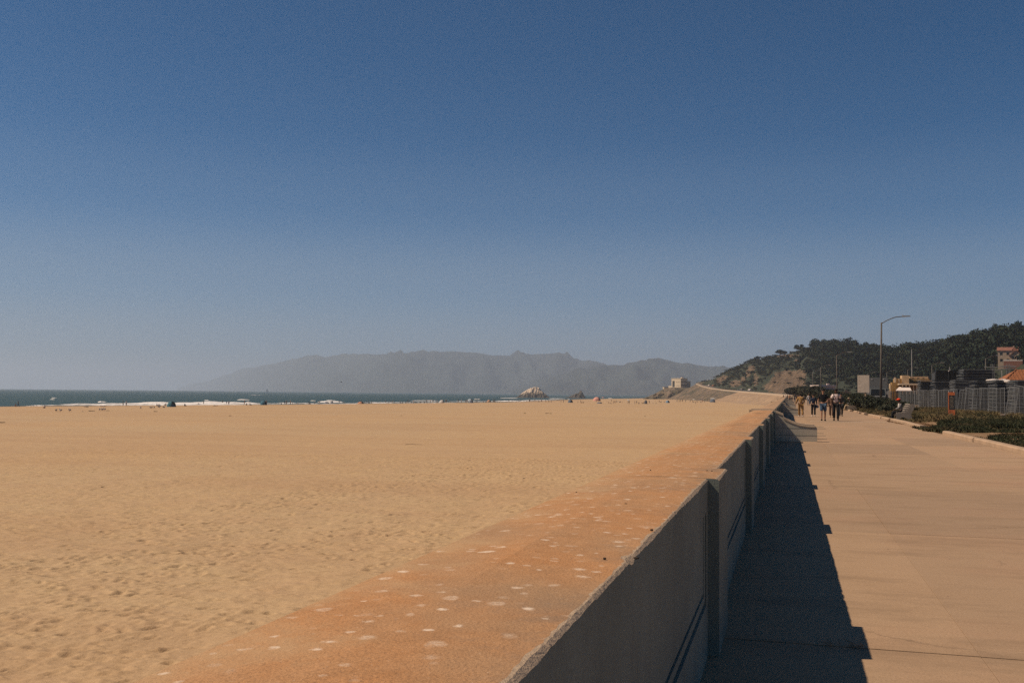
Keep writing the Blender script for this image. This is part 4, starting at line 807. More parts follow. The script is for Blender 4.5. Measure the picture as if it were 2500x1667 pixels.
# scaffold gantry
Zs = 190; q = P(2455, hz(2455), Zs); e = empty('scaffold_gantry', (q.x, q.y, 0), 0, 'light metal scaffold gantry with rails below the hill house', 'scaffold'); us = Zs/FPX
for (x0, x1, py) in ((2408, 2478, 896.5), (2414, 2445, 903.5), (2445, 2480, 894), (2445, 2480, 901)):
    z_ = EYE+(hz(2455)-py)*us; b = MB(); b.cyl(((x0-2455)*us, 0, z_), ((x1-2455)*us, 0, z_), .07, .07, 6); b.build('rail', M_STEEL, e)
for xc in (2427, 2462):
    for dx in (-3.5, 0, 3.5): b = MB(); b.cyl(((xc+dx-2455)*us, 0, 0), ((xc+dx-2455)*us, 0, EYE+(hz(2455)-889)*us), .045, .045, 6); b.build('upright', M_STEEL, e)
    for k_ in range(9): z_ = 1+k_*.75; b = MB(); b.cyl(((xc-3.5-2455)*us, 0, z_), ((xc+3.5-2455)*us, 0, z_), .03, .03, 5); b.build('rung', M_STEEL, e)
# pale house behind the lamps
def house(name, px, Z, w, d, hw, hr, label, wall_m, roof_m, rz=0, zb=0.0, nwin=3, rows=1, gable=True):
    q = P(px, hz(px), Z); e = empty(name, (q.x, q.y, zb), rz, label, 'house')
    b = MB(); b.box((0, d/2, hw/2), (w, d, hw)); b.build('wall', wall_m, e)
    b = MB(); o_ = .35
    if gable: b.add([(-w/2-o_, -o_, hw), (w/2+o_, -o_, hw), (w/2+o_, d+o_, hw), (-w/2-o_, d+o_, hw), (-w/2-o_, d/2, hw+hr), (w/2+o_, d/2, hw+hr)], [(0, 1, 5, 4), (1, 2, 5), (2, 3, 4, 5), (3, 0, 4), (0, 3, 2, 1)])
    else: b.box((0, d/2, hw+hr/2), (w+2*o_, d+2*o_, hr))
    rf = b.build('roof', roof_m, e)
    for r_ in range(rows):
        for i in range(nwin):
            x_ = -w/2+w*(i+.5)/nwin; z_ = hw*(r_+.55)/rows; b = MB(); b.box((x_, -.03, z_), (w/nwin*.42, .08, hw/rows*.42)); f = b.build('window', wall_m, e)
            b = MB(); b.box((x_, -.09, z_), (w/nwin*.34, .05, hw/rows*.34)); b.build('pane', M_GLASS, f)
    b = MB(); b.box((w*.30, d*.5, hw+hr), (.7, .7, 1.0)); b.build('chimney', wall_m, rf); return e
M_WHT = simple('white_wall', (.52, .43, .39), .9, .1, .5); M_RED = simple('red_tile', (.22, .10, .07), .9, .25, .7); M_ROOFD = simple('dark_roof', (.10, .075, .06), .9)
house('white_house', 2020, 300, 4.8, 7, 4.2, .5, 'low white house with a flat roof behind the second street lamp', M_WHT, M_WHT, R_(18), 0, 2, 1, False)
house('brown_shed', 2056, 290, 4.2, 3, 2.3, .4, 'long brown shed right of the white house', M_ROOFD, M_ROOFD, 0, 0, 2, 1, False)
M_HB = simple('hill_house_wall', (.34, .27, .20), .9, .15, .4)
hh = house('hill_house', 2462, 415, 7.5, 8, 5.4, 1.6, 'beige house with red tile roof half way up the forested hill', M_HB, M_RED, R_(-12), 15.6, 3, 2)
# gabled bay and porch of the hill house
b = MB(); b.prism([(0, 0), (4.6, 0), (4.6, 3.6), (2.3, 5.6), (0, 3.6)], 1, -2.2, 3.0); bay = b.build('gabled_bay', M_HB, hh, (.8, 0, -.3)); 
b = MB(); b.add([(-.3, -2.6, 3.5), (2.3, -2.6, 5.75), (4.9, -2.6, 3.5), (-.3, 3.2, 3.5), (2.3, 3.2, 5.75), (4.9, 3.2, 3.5), (-.3, -2.6, 3.3), (2.3, -2.6, 5.5), (4.9, -2.6, 3.3), (-.3, 3.2, 3.3), (2.3, 3.2, 5.5), (4.9, 3.2, 3.3)], [(0, 1, 4, 3), (1, 2, 5, 4), (6, 9, 10, 7), (7, 10, 11, 8), (0, 6, 7, 1), (1, 7, 8, 2), (0, 3, 9, 6), (2, 8, 11, 5)]); b.build('bay_roof', M_RED, bay)
for x_, z_ in ((1.2, 2.6), (2.9, 2.6), (1.2, .9), (2.9, .9)): b = MB(); b.box((x_, -2.22, z_), (.8, .08, 1.0)); b.build('bay_window', M_GLASS, bay)
b = MB(); b.box((2, -3.2, -.6), (7, 2.2, 3.0)); b.build('terrace', simple('brick_terrace', (.22, .10, .07), .9), hh); b = MB(); b.box((2, -4.25, 1.15), (7, .08, .5)); b.build('railing', CL['white'], hh); b = MB(); b.box((0, 4, -4), (7.5, 8, 8)); b.build('foundation', M_HB, hh)
house('hill_cottage', 2512, 470, 6, 6, 3.2, 1.5, 'pale cottage among trees at the right edge of the hill', M_WHT, M_ROOFD, 0, 24, 2, 1)

# ================================================================== forested hill
BARE_ = [(1925, 932, 46, 28, 1.0), (1905, 945, 40, 16, .9), (1955, 915, 16, 14, .8), (1835, 899, 9, 7, 1.0), (1826, 911, 6, 10, .8), (1814, 925, 6, 7, .9), (1768, 922, 11, 6, 1.0), (1757, 929, 9, 8, 1.0), (1795, 936, 16, 9, .8), (1845, 925, 8, 22, .55), (1925, 869, 34, 4, .7), (1945, 880, 9, 5, .7), (2030, 876, 42, 2.6, .6), (2010, 941, 26, 9, .35), (2090, 880, 20, 2, .4)]
RT = [(1700, 932, 1160, 1120), (1735, 926, 1120, 1060), (1760, 912, 1090, 980), (1776, 905, 1070, 940), (1821, 885, 1030, 850), (1848, 873, 1010, 800), (1884, 866, 985, 740), (1937, 851, 950, 660), (1990, 838, 920, 600), (2040, 838, 890, 550), (2090, 842, 860, 510), (2127, 848, 830, 480), (2183, 851, 800, 450), (2257, 844, 750, 410), (2308, 836, 710, 385), (2346, 825, 680, 365), (2385, 821, 650, 345), (2436, 813, 620, 325), (2500, 807, 590, 305), (2600, 795, 540, 285), (2750, 780, 500, 265), (2950, 775, 470, 250)]
rp, rt_y, rt_r, rt_f = [np.array([a[i] for a in RT], float) for i in range(4)]
px = np.arange(1700, 2951, 4.0); NJ = 60
yr = np.interp(px, rp, rt_y); Rr = np.interp(px, rp, rt_r); Rf = np.interp(px, rp, rt_f); tree_h = np.interp(px, [1700, 1850, 1960, 2020, 2500], [1.0, 2.0, 4.5, 7.5, 7.5])
DIR = np.array([[ray(x, hz(x))[0], ray(x, hz(x))[1]] for x in px])
U = np.concatenate([np.linspace(0, 1, NJ-8), 1+np.linspace(.04, .5, 8)])
Zd = Rf[:, None]+(Rr-Rf)[:, None]*U[None, :]
zr = EYE+(hz(px)-yr)/FPX*Rr-tree_h
s_ = np.clip(U, 0, 1); prof_h = (0.62*s_**0.62+0.38*s_*s_*(3-2*s_))
foot = np.interp(px, [1700, 1760, 1850, 1950, 2050], [9, 8, 4, 0.5, 0])
HH = foot[:, None]+(zr-foot)[:, None]*prof_h[None, :]-np.clip(U-1, 0, 1)[None, :]*18
nz = fbm(px[:, None]*0.035+0*U[None, :], Zd*0.02, 81, 4); HH += 2.6*nz*np.clip(s_*4, 0, 1)*np.clip((1-s_)*5+.15, 0, 1)
jit = 8*fbm(px[:, None]*0.06+0*U[None, :], U[None, :]*6+0*px[:, None], 83, 3)*np.clip(s_*4, 0, 1)*np.clip((1-s_)*4, 0, 1)
Xh = DIR[:, 0][:, None]*(Zd+jit); Yh = DIR[:, 1][:, None]*(Zd+jit)
pts = np.stack([Xh, Yh, HH], -1)
BARE = BARE_
def hill_pt(x, u):
    i = np.clip((x-1700)/4, 0, len(px)-1.001); i0 = int(i); f = i-i0; j = np.clip(np.interp(u, U, np.arange(len(U))), 0, len(U)-1.001); j0 = int(j); g = j-j0
    return (pts[i0, j0]*(1-f)+pts[i0+1, j0]*f)*(1-g)+(pts[i0, j0+1]*(1-f)+pts[i0+1, j0+1]*f)*g
def bare_at(q):
    x, y = proj(q); v = 0
    for bx_, by_, rx, ry, k_ in BARE: v = max(v, k_*math.exp(-(((x-bx_)/rx)**2+((y-by_)/ry)**2)**2*0.7))
    return v
bare = np.array([bare_at(q) for q in pts.reshape(-1, 3)])
# gullies worn into the bare slopes
gul = (7.0*np.abs(fbm(px[:, None]*0.11+0*U[None, :], U[None, :]*5+0*px[:, None], 84, 4))+2.5*fbm(px[:, None]*0.3+0*U[None, :], U[None, :]*30+0*px[:, None], 85, 3))*bare.reshape(len(px), len(U))
pts[..., 0] += DIR[:, 0][:, None]*gul; pts[..., 1] += DIR[:, 1][:, None]*gul
t = NT('hill_ground'); m_ = t.attr('bare'); n1 = t.noise(.05, 6, .7); n2 = t.noise(.22, 5, .7)
rock = t.ramp(n2, [(.38, (.045, .042, .026)), (.45, (.13, .09, .058)), (.52, (.20, .135, .085)), (.57, (.11, .085, .06)), (.64, (.30, .20, .12))])
scrub = t.ramp(n1, [(.3, (.026, .038, .026)), (.6, (.052, .060, .036)), (.78, (.095, .085, .05))])
k_ = t.ramp(t.math('ADD', m_, t.math('ADD', t.math('MULTIPLY', t.math('SUBTRACT', n1, .5), 1.3), t.math('MULTIPLY', t.math('SUBTRACT', n2, .5), 1.2))), [(.44, 0.0), (.56, 1.0)])
t.color(t.mix(k_, scrub, rock)).rough(.95).bump(t.noise(.3, 6, .7), 1.0, 3.0); M_HILL = t.mat
tag(link('hillside', np_mesh('hillside', pts.reshape(-1, 3), grid_faces(len(px), len(U)), M_HILL, smooth=True, attr={'bare': bare})), kind='structure')
# forest and scrub mass
Cc = []; Ss = []; Nn = []; r = np.random.RandomState(91)
def crown_pts(q, rad, hgt, n, size, r, flat=.8):
    k_ = 5; cc = np.column_stack([r.normal(0, rad*.38, k_), r.normal(0, rad*.38, k_), r.uniform(.45, .95, k_)*hgt]); i = r.randint(0, k_, n); d = r.normal(size=(n, 3)); d /= np.linalg.norm(d, axis=1)[:, None]
    off = cc[i]+d*(r.rand(n, 1)**.4)*np.array([rad*.55, rad*.55, hgt*.26*flat]); nn = d*.8+off/np.array([rad, rad, hgt])*.9-np.array([0, 0, .25])
    return q+off, size*(.55+.9*r.rand(n)), nn
nt_ = 0
for _ in range(4300):
    x = r.uniform(1745, 2640); u = r.rand()**.8*1.03
    if x < 1960 and u > .3 and r.rand() < .15: continue
    q = hill_pt(x, u); b_ = bare_at(q)
    if b_ > r.uniform(.15, .55) and r.rand() < .93: continue
    forest = np.clip((x-1940)/90, 0, 1)*np.clip((u-.18)/.2, 0, 1)
    if x > 2424 and x < 2522 and u < .40: continue
    rad = (1.2+2.4*r.rand()**2)*(1-forest)+(2.6+4.4*r.rand()**1.6)*forest; hgt = rad*(1.0+.25*r.rand())*(.75+.55*forest)
    if u > .97: hgt *= .7
    c_, s_2, n_2 = crown_pts(q, rad, hgt, int(70+85*forest), .26+.13*forest, r); Cc.append(c_); Ss.append(s_2); Nn.append(n_2); nt_ += 1
tag(link('forest', leaves(np.concatenate(Cc), np.concatenate(Ss), M_FOREST, 'forest', seed=5, N=np.concatenate(Nn))), 'dense dark green woodland and scrub covering the hillside', 'forest', kind='stuff')
# trees that stand out on the skyline
def tree(x, u, hgt, rad, label, seed, style='round', lean=0.0):
    r_ = np.random.RandomState(seed); q = Vector(hill_pt(x, u)); e = empty('pine_tree' if style != 'round' else 'broadleaf_tree', q-Vector((0, 0, .8)), 0, label, 'tree', 'skyline trees')
    b = MB(); top = Vector((lean*hgt, 0, hgt*.72)); b.cyl((0, 0, 0), tuple(top*.5), rad*.11, rad*.08, 7); b.cyl(tuple(top*.5), tuple(top), rad*.08, rad*.035, 7)
    lim = []
    for k_ in range(7 if style != 'sparse' else 5):
        a = r_.rand()*6.28; L = rad*(.45+.45*r_.rand()); h0 = r_.uniform(.42, .7) if style != 'round' else r_.uniform(.3, .65); s0 = top*h0/.72*.9; e1 = s0+Vector((math.cos(a)*L, math.sin(a)*L, hgt*r_.uniform(.1, .26))); b.cyl(tuple(s0), tuple(e1), rad*.04, rad*.015, 5); lim.append(e1)
    b.build('trunk', M_TRUNK, e); C = []; S = []; NN = []
    lim.append(top+Vector((0, 0, hgt*.14)))
    if style == 'round': lim += [Vector((r_.normal(0, rad*.35), r_.normal(0, rad*.35), hgt*r_.uniform(.35, .85))) for _ in range(5)]
    for l in lim:
        n = 130 if style != 'sparse' else 70; d = r_.normal(size=(n, 3)); d /= np.linalg.norm(d, axis=1)[:, None]
        R3 = np.array([rad*.40, rad*.40, hgt*(.17 if style == 'round' else .085)])
        C.append(np.array(l)+d*(r_.rand(n, 1)**.45)*R3*(.7+.5*r_.rand())); S.append(.22+.32*r_.rand(n)); NN.append(d+np.array([0, 0, .25]))
    link('crown', leaves(np.concatenate(C), np.concatenate(S), M_FOREST, 'crown', seed=seed, N=np.concatenate(NN)), e); return e
for i, (x, u, h_, rad, st, lb) in enumerate([(1850, .99, 3.6, 4.0, 'flat', 'low wind-bent tree jutting from the left slope of the skyline'), (1905, .99, 5, 6, 'round', 'rounded tree on the left shoulder of the hill'), (1958, .99, 6, 7, 'round', 'low rounded tree left of the highest left crowns'), (1990, .99, 9, 7.5, 'round', 'broad rounded tree at the left end of the tall trees'), (2012, .985, 9.5, 7, 'round', 'dense rounded tree second of the tall row'),
      (2036, .99, 10.5, 7, 'flat', 'flat topped cypress in the middle of the tall row'), (2056, .985, 8.5, 5.5, 'flat', 'small flat topped cypress left of the sparse pine'), (2076, .99, 12.5, 6.0, 'sparse', 'tall sparse pine with visible bare trunk on the skyline'), (2093, .985, 9, 5, 'flat', 'leaning cypress right of the sparse pine'), (2115, .99, 10.5, 7, 'round', 'rounded tree ending the tall row before the dip'),
      (2147, .99, 9, 7, 'round', 'rounded tree behind the tallest street lamp'), (2170, .985, 8, 6.5, 'round', 'rounded tree right of the tallest street lamp'), (2200, .99, 7, 6, 'round', 'low tree in the skyline dip left of the mast'), (2224, .99, 9.5, 6, 'round', 'tree right behind the thin mast'), (2250, .99, 7.5, 6, 'round', 'low tree right of the mast'), (2280, .99, 8, 6, 'round', 'skyline tree above the thin lamp'),
      (2305, .985, 8.5, 6, 'round', 'skyline tree above the black trailer'), (2328, .99, 8, 5.5, 'round', 'skyline tree right above the pennant'), (2350, .99, 8.8, 6, 'round', 'rounded skyline tree above the layered stack'), (2383, .99, 9.5, 5.5, 'round', 'skyline tree left of the notch above the hill house'), (2405, .985, 8.5, 5, 'round', 'small skyline tree before the tall pair'), (2432, .99, 11, 5.2, 'round', 'tall skyline tree left of the notch'), (2447, .99, 11, 4.2, 'flat', 'tall flat crowned tree at the notch edge'),
      (2466, .97, 6.5, 4, 'round', 'short tree in the skyline notch'), (2488, .99, 11, 5.5, 'round', 'tall tree at the right edge of the skyline')]):
    tree(x, u, h_*1.22, rad, lb, 300+i, st)

# ================================================================== road embankment, headland, cliff building
t = NT('cliff_rock'); n1 = t.noise(.09, 6, .7); n2 = t.noise(.35, 5, .75, stretch=(1, 1, .3))
t.color(t.mix(t.ramp(n1, [(.42, 0.0), (.58, .85)]), t.ramp(n2, [(.3, (.10, .075, .05)), (.5, (.23, .165, .11)), (.7, (.33, .24, .16))]), (.055, .058, .038))).rough(.95).bump(t.noise(.25, 6, .75), 1.0, 2.5); M_CLIFF = t.mat
EM = [(1955, 966.5, 395), (1946, 965.3, 430), (1915, 962.6, 500), (1884, 960, 570), (1843, 957, 670), (1803, 954, 770), (1770, 951, 870), (1737, 947, 980), (1715, 942, 1050), (1700, 936, 1110)]
top = [P(a, b, c_) for a, b, c_ in EM]; V = []; n_s = 12
fine = []
for i in range(len(top)-1):
    for k_ in range(6): fine.append(top[i].lerp(top[i+1], k_/6))
fine.append(top[-1])
for i, p_ in enumerate(fine):
    tng = (fine[min(i+1, len(fine)-1)]-fine[max(i-1, 0)]); tng.z = 0; tng.normalize(); nrm = Vector((-tng.y, tng.x, 0)); wdt = 6+i/len(fine)*30
    for k_ in range(n_s+3):
        if k_ < 3: q = p_-nrm*(18-k_*8.9); q.z = p_.z-.9
        else:
            w_ = (k_-2)/n_s; q = p_+nrm*(wdt*w_+1.6*float(fbm(i*.35, k_*.5, 87, 3))*w_); q.z = (p_.z-.9)*(1-w_)-4.3*w_+.5*float(fbm(i*.4, k_*.8, 88, 3))*math.sin(math.pi*w_)
        V.append(q)
n_r = len(fine); faces = grid_faces(n_r, n_s+3); rowi = faces[:, 0]//(n_s+3); coli = faces[:, 0] % (n_s+3)
mi = np.where(coli < 2, 2, np.where(rowi < 30, 0, 1))
M_BANK = simple('sandy_bank', (.31, .215, .135), .95, .3, .15)
M_ROAD = simple('road_asphalt', (.16, .13, .11), .9, .2, .3)
tag(link('road_embankment', np_mesh('road_embankment', np.array(V), faces, [M_BANK, M_CLIFF, M_ROAD], mi, smooth=True)), kind='structure')
b = MB()
for i in range(n_r-1):
    a, c_ = fine[i], fine[i+1]; d = (c_-a); d.z = 0; d.normalize(); nr = Vector((-d.y, d.x, 0))*.25
    b.add([a-nr-Vector((0, 0, 1.1)), a+nr-Vector((0, 0, 1.1)), a+nr, a-nr, c_-nr-Vector((0, 0, 1.1)), c_+nr-Vector((0, 0, 1.1)), c_+nr, c_-nr], [(0, 4, 5, 1), (1, 5, 6, 2), (2, 6, 7, 3), (3, 7, 4, 0)])
tag(b.build('road_wall', M_WCAP), 'pale low wall curving up along the coast road to the headland', 'wall')
# headland
HT = [(1570, 973.5), (1582, 969), (1595, 963), (1606, 957), (1616, 951.5), (1624, 947.5), (1640, 946), (1690, 946), (1696, 939), (1706, 933), (1730, 930), (1752, 927), (1775, 930), (1800, 945)]
hx = np.arange(1570, 1801, 3.0); ty = np.interp(hx, [a for a, b in HT], [b for a, b in HT]); V = []
for i, x in enumerate(hx):
    for j in range(20):
        if j < 14: w_ = j/13; Z = 1085+45*w_+9*float(fbm(x*.09, j*.35, 93, 4))*math.sin(math.pi*min(1, w_*1.05)); zt = EYE+(hz(x)-ty[i])/FPX*1130; z_ = -7+(zt+7)*(w_**.75)+1.5*float(fbm(x*.12, j*.6, 94, 3))*math.sin(math.pi*w_)
        else: Z = 1130+(j-13)*35; z_ = zt+((j-13)*.25 if x > 1690 else 0)-(4 if j == 19 else 0)
        d = Vector(ray(x, hz(x))); p_ = d*Z; V.append((p_.x, p_.y, z_))
tag(link('headland', np_mesh('headland', np.array(V), grid_faces(len(hx), 20), M_CLIFF, smooth=True)), kind='structure')
# cliff-top building
M_CW = simple('cliff_house_wall', (.60, .50, .36), .9, .1, .2)
q = P(1662, 945.5, 1165); e = empty('cliff_top_building', (q.x, q.y, q.z-.5), R_(52), 'cream blocky building on the headland cliff with two rows of windows', 'building')
b = MB(); b.box((5.5, 7.5, 5.4), (11, 15, 10.8)); b.build('main_block', M_CW, e)
b = MB(); b.box((5.5, 7.5, 11.0), (11.5, 15.5, .5)); b.build('parapet', M_CW, e); b = MB(); b.box((7.5, 5, 11.7), (2.5, 2.5, 1.4)); b.build('roof_hut', M_CW, e)
for r_ in range(2):
    for i in range(6):
        b = MB(); b.box((1.1+1.75*i, -.04, 3.0+4.1*r_), (.95, .14, 2.0)); f = b.build('window', M_GLASS, e)
for r_ in range(2):
    b = MB(); b.box((-.05, 4.5, 2.6+4.0*r_), (.12, 6.0, .25)); b.build('ledge', M_ROOFD, e)
b = MB(); b.box((-.03, 11.6, 4.6), (.14, 3.4, 7.2)); b.build('tall_opening', M_DK, e)
b = MB(); b.box((1.5, 17.5, 1.2), (3, 5, 2.4)); b.build('side_annex', M_CW, e)
b = MB(); b.box((13.5, 3.5, 4.1), (5.5, 7, 8.2)); b.build('rear_wing', simple('shaded_wing', (.30, .27, .22), .9), e)  # darker copy of the cream wall: its shade is put into the colour
q = P(1625, 948.5, 1150); e = empty('cliff_hut', (q.x, q.y, q.z-1), R_(30), 'tiny cream hut with a railing at the tip of the headland', 'hut'); b = MB(); b.box((0, 0, 1.3), (5.2, 4, 2.6)); b.build('wall', M_CW, e); b = MB(); b.box((0, 0, 2.75), (5.8, 4.6, .3)); b.build('roof', M_CW, e); b = MB(); b.cyl((0, 0, 2.9), (0, 0, 5), .15, .1, 6); b.build('flagpole', M_LAMP, e)
# cars on the road
def car(px_, py_, Z, col, label, rz):
    q = P(px_, py_, Z); e = empty('parked_car', q-Vector((0, 0, .1)), rz, label, 'car', 'cars on the coast road')
    b = MB(); b.prism([(-2.2, .35), (2.2, .35), (2.25, .85), (1.2, 1.0), (.7, 1.45), (-1.2, 1.45), (-1.9, .98), (-2.25, .9)], 1, -.88, .88); b.build('body', CL[col], e)
    b = MB(); b.prism([(1.05, 1.0), (.62, 1.38), (-1.1, 1.38), (-1.7, 1.0)], 1, -.90, .90); b.build('window', M_GLASS, e)
    for x_ in (-1.4, 1.4):
        for y_ in (-1, 1): b = MB(); b.cyl((x_, y_*.70, .34), (x_, y_*.91, .34), .34, .34, 10); b.build('wheel', CL['black'], e)
for i, a in enumerate([(1731, 929.6, 1128, 'white', 'white car parked highest on the headland road', .3), (1723, 930.4, 1130, 'grey', 'grey car left of the highest white car', .3), (1738, 929.4, 1128, 'white', 'second white car right of the highest one', .3), (1716, 932, 1132, 'charcoal', 'dark car at the left end of the headland row', .3), (1733, 942.0, 1000, 'white', 'white car lower down on the coast road', .9), (1743, 943.0, 985, 'rust', 'rust red car behind the lower white car', .9), (1812, 952.5, 760, 'grey', 'grey car passing above the pale road wall', 1.1), (1832, 954, 700, 'white', 'white car passing above the pale road wall', 1.1)]): car(*a)
# sea rocks
def rock(name, prof_, Z, dep, seed, label, pale):
    xs_ = np.arange(prof_[0][0], prof_[-1][0]+.1, 1.6); ty_ = np.interp(xs_, [a for a, b in prof_], [b for a, b in prof_]); V = []; n = 13
    for i, x in enumerate(xs_):
        zt = EYE+(hz(x)-ty_[i])/FPX*Z
        for j in range(n):
            w_ = j/(n-1)*2-1; zz_ = -7.5+(zt+7.5)*max(0, 1-abs(w_)**1.6)*(1+.03*float(fbm(x*.3, j*.9, seed, 3))); d = Vector(ray(x, hz(x))); p_ = d*(Z+dep*w_+4*float(fbm(x*.25, j*.5, seed+4, 3))); V.append((p_.x, p_.y, zz_))
    t = NT(name+'_rock'); g = t.n.new('ShaderNodeNewGeometry'); sp = t.n.new('ShaderNodeSeparateXYZ'); t.L(t.tc.outputs['Object'], sp.inputs[0])
    dark = t.ramp(t.noise(.15, 5, .7), [(.35, (.045, .042, .036)), (.65, (.10, .085, .065))]); k_ = t.ramp(t.math('ADD', t.math('MULTIPLY', sp.outputs[2], .05), t.math('MULTIPLY', t.noise(.06, 5, .65), 1.5)), [(.72, 0.0), (.95, pale)])
    t.color(t.mix(k_, dark, (.52, .42, .32))).rough(.95).bump(t.noise(.2, 6, .7), 1.0, 2.0)
    o = link('sea_rock', np_mesh('sea_rock', np.array(V), grid_faces(len(xs_), n), t.mat)); tag(o, label, 'rock')
rock('guano', [(1250, 974), (1262, 969), (1274, 960), (1284, 953), (1296, 946.5), (1306, 944.5), (1316, 947), (1322, 954), (1330, 960), (1338, 967), (1345, 974)], 1600, 26, 401, 'large rounded sea rock with a white guano top', 1.0)
rock('dark', [(1372, 974), (1388, 969), (1398, 964), (1406, 961), (1412, 960), (1417, 953), (1420, 954), (1424, 962), (1430, 971), (1434, 975)], 1650, 16, 407, 'dark jagged sea rock right of the white topped rock', .0)
# sailboat and bird
q = P(652, hz(652)+4.5, 4000); e = empty('sailboat', (q.x, q.y, SEA), .6, 'tiny white sailboat on the horizon', 'sailboat')
b = MB(); b.prism([(-5.5, 0), (4.5, 0), (6, 1.6), (-5.8, 1.4)], 1, -1.4, 1.4); b.build('hull', CL['white'], e); b = MB(); b.cyl((.5, 0, 1), (.5, 0, 19), .12, .08, 6); b.build('mast', CL['white'], e)
b = MB(); b.add([(.3, 0, 2.2), (-5, .5, 2.2), (.4, 0, 18), (.3, .1, 2.2), (-5, .6, 2.2), (.4, .1, 18)], [(0, 1, 2), (5, 4, 3)]); b.build('mainsail', CL['white'], e); b = MB(); b.add([(1, 0, 2), (5.8, -.4, 1.8), (.7, 0, 15), (1, .1, 2), (5.8, -.3, 1.8), (.7, .1, 15)], [(0, 1, 2), (5, 4, 3)]); b.build('jib', CL['white'], e)
q = P(833, 932.5, 300); e = empty('flying_gull', q, .4, 'small dark bird flying above the sea', 'bird'); b = MB(); b.ball((0, 0, 0), (.30, .08, .08), 0, 10, 6); b.build('body', CL['charcoal'], e)
for sy in (-1, 1): b = MB(); b.add([(.12, sy*.05, .03), (-.10, sy*.05, .03), (-.12, sy*.40, .14), (.08, sy*.42, .15), (-.16, sy*.75, .06), (.12, sy*.05, .0), (-.10, sy*.05, .0), (-.12, sy*.40, .12), (.08, sy*.42, .13)], [(0, 1, 2, 3), (3, 2, 4), (8, 7, 6, 5), (8, 4, 7)]); b.build('wing', CL['charcoal'], e)

# ================================================================== beach life
def on_sand(px_, py_):
    z = -4.0
    for _ in range(6): q = G(px_, py_, z); z = float(sand_h(q.x, q.y)); z = max(z, SEA+.05)
    return Vector((q.x, q.y, z))
def tent_dome(px_, py_, w, h_, mat, mat2, name, label, cat='tent', rz=.4):
    q = on_sand(px_, py_); e = empty(name, q, rz, label, cat, 'beach tents')
    s_ = 1.0; b = MB(); nu, nv = 14, 6; V = []; F_ = []
    for j in range(nv+1):
        ph = (math.pi/2)*j/nv
        for i in range(nu+1):
            a = math.pi*1.55*i/nu; rr_ = math.cos(ph)**.8; V.append((w/2*rr_*math.cos(a), w/2*rr_*math.sin(a), h_*math.sin(ph)))
    for j in range(nv):
        for i in range(nu): F_.append((j*(nu+1)+i, j*(nu+1)+i+1, (j+1)*(nu+1)+i+1, (j+1)*(nu+1)+i))
    b.add(V, F_); b.build('canopy', mat, e, smooth=True)
    b = MB(); b.cyl((0, 0, 0.0), (0, 0, .04), w*.47, w*.47, 14); b.build('floor', mat2, e)
    b = MB(); b.tube([(w/2*math.cos(.0), 0, 0), (w*.36, -.02, h_*.62), (0, 0, h_*1.01), (-w*.2, -w*.25, h_*.75), (-w*.34, -w*.36, 0)], .02, 5); b.build('pole', CL['grey'], e)
    b = MB(); b.add([(w*.12, -w*.20, 0.02), (w*.40, -w*.02, 0.02), (w*.05, -.02, h_*.75)], [(0, 1, 2), (2, 1, 0)]); b.build('door_flap', mat2, e); return e
def umbrella(px_, py_, w, zc, mat, label, tilt=0.0):
    q = on_sand(px_, py_); e = empty('beach_umbrella', q, 0, label, 'umbrella', 'beach umbrellas'); e.rotation_euler = (0, tilt, 0)
    b = MB(); b.cyl((0, 0, -.2), (0, 0, zc+.12), .025, .025, 6); b.build('pole', CL['white'], e)
    b = MB(); n = 8; V = [(0, 0, zc+.12)]+[(w/2*math.cos(2*math.pi*i/n), w/2*math.sin(2*math.pi*i/n), zc-.28) for i in range(n)]+[(w*.27*math.cos(2*math.pi*i/n), w*.27*math.sin(2*math.pi*i/n), zc) for i in range(n)]
    b.add(V, [(0, 9+i, 9+(i+1) % n) for i in range(n)]+[(9+i, 1+i, 1+(i+1) % n, 9+(i+1) % n) for i in range(n)]); b.build('canopy', mat, e); return e
TM = {k_: cloth('tent_'+k_, v) for k_, v in dict(teal=(.05, .15, .19), blue=(.045, .14, .20), grey=(.22, .22, .22), white=(.55, .52, .48), orange=(.52, .24, .13), pale=(.36, .42, .46), peach=(.55, .30, .17), slate=(.10, .13, .17), pink=(.60, .30, .24), sky=(.15, .24, .33), dark=(.07, .075, .09)).items()}
LM = []
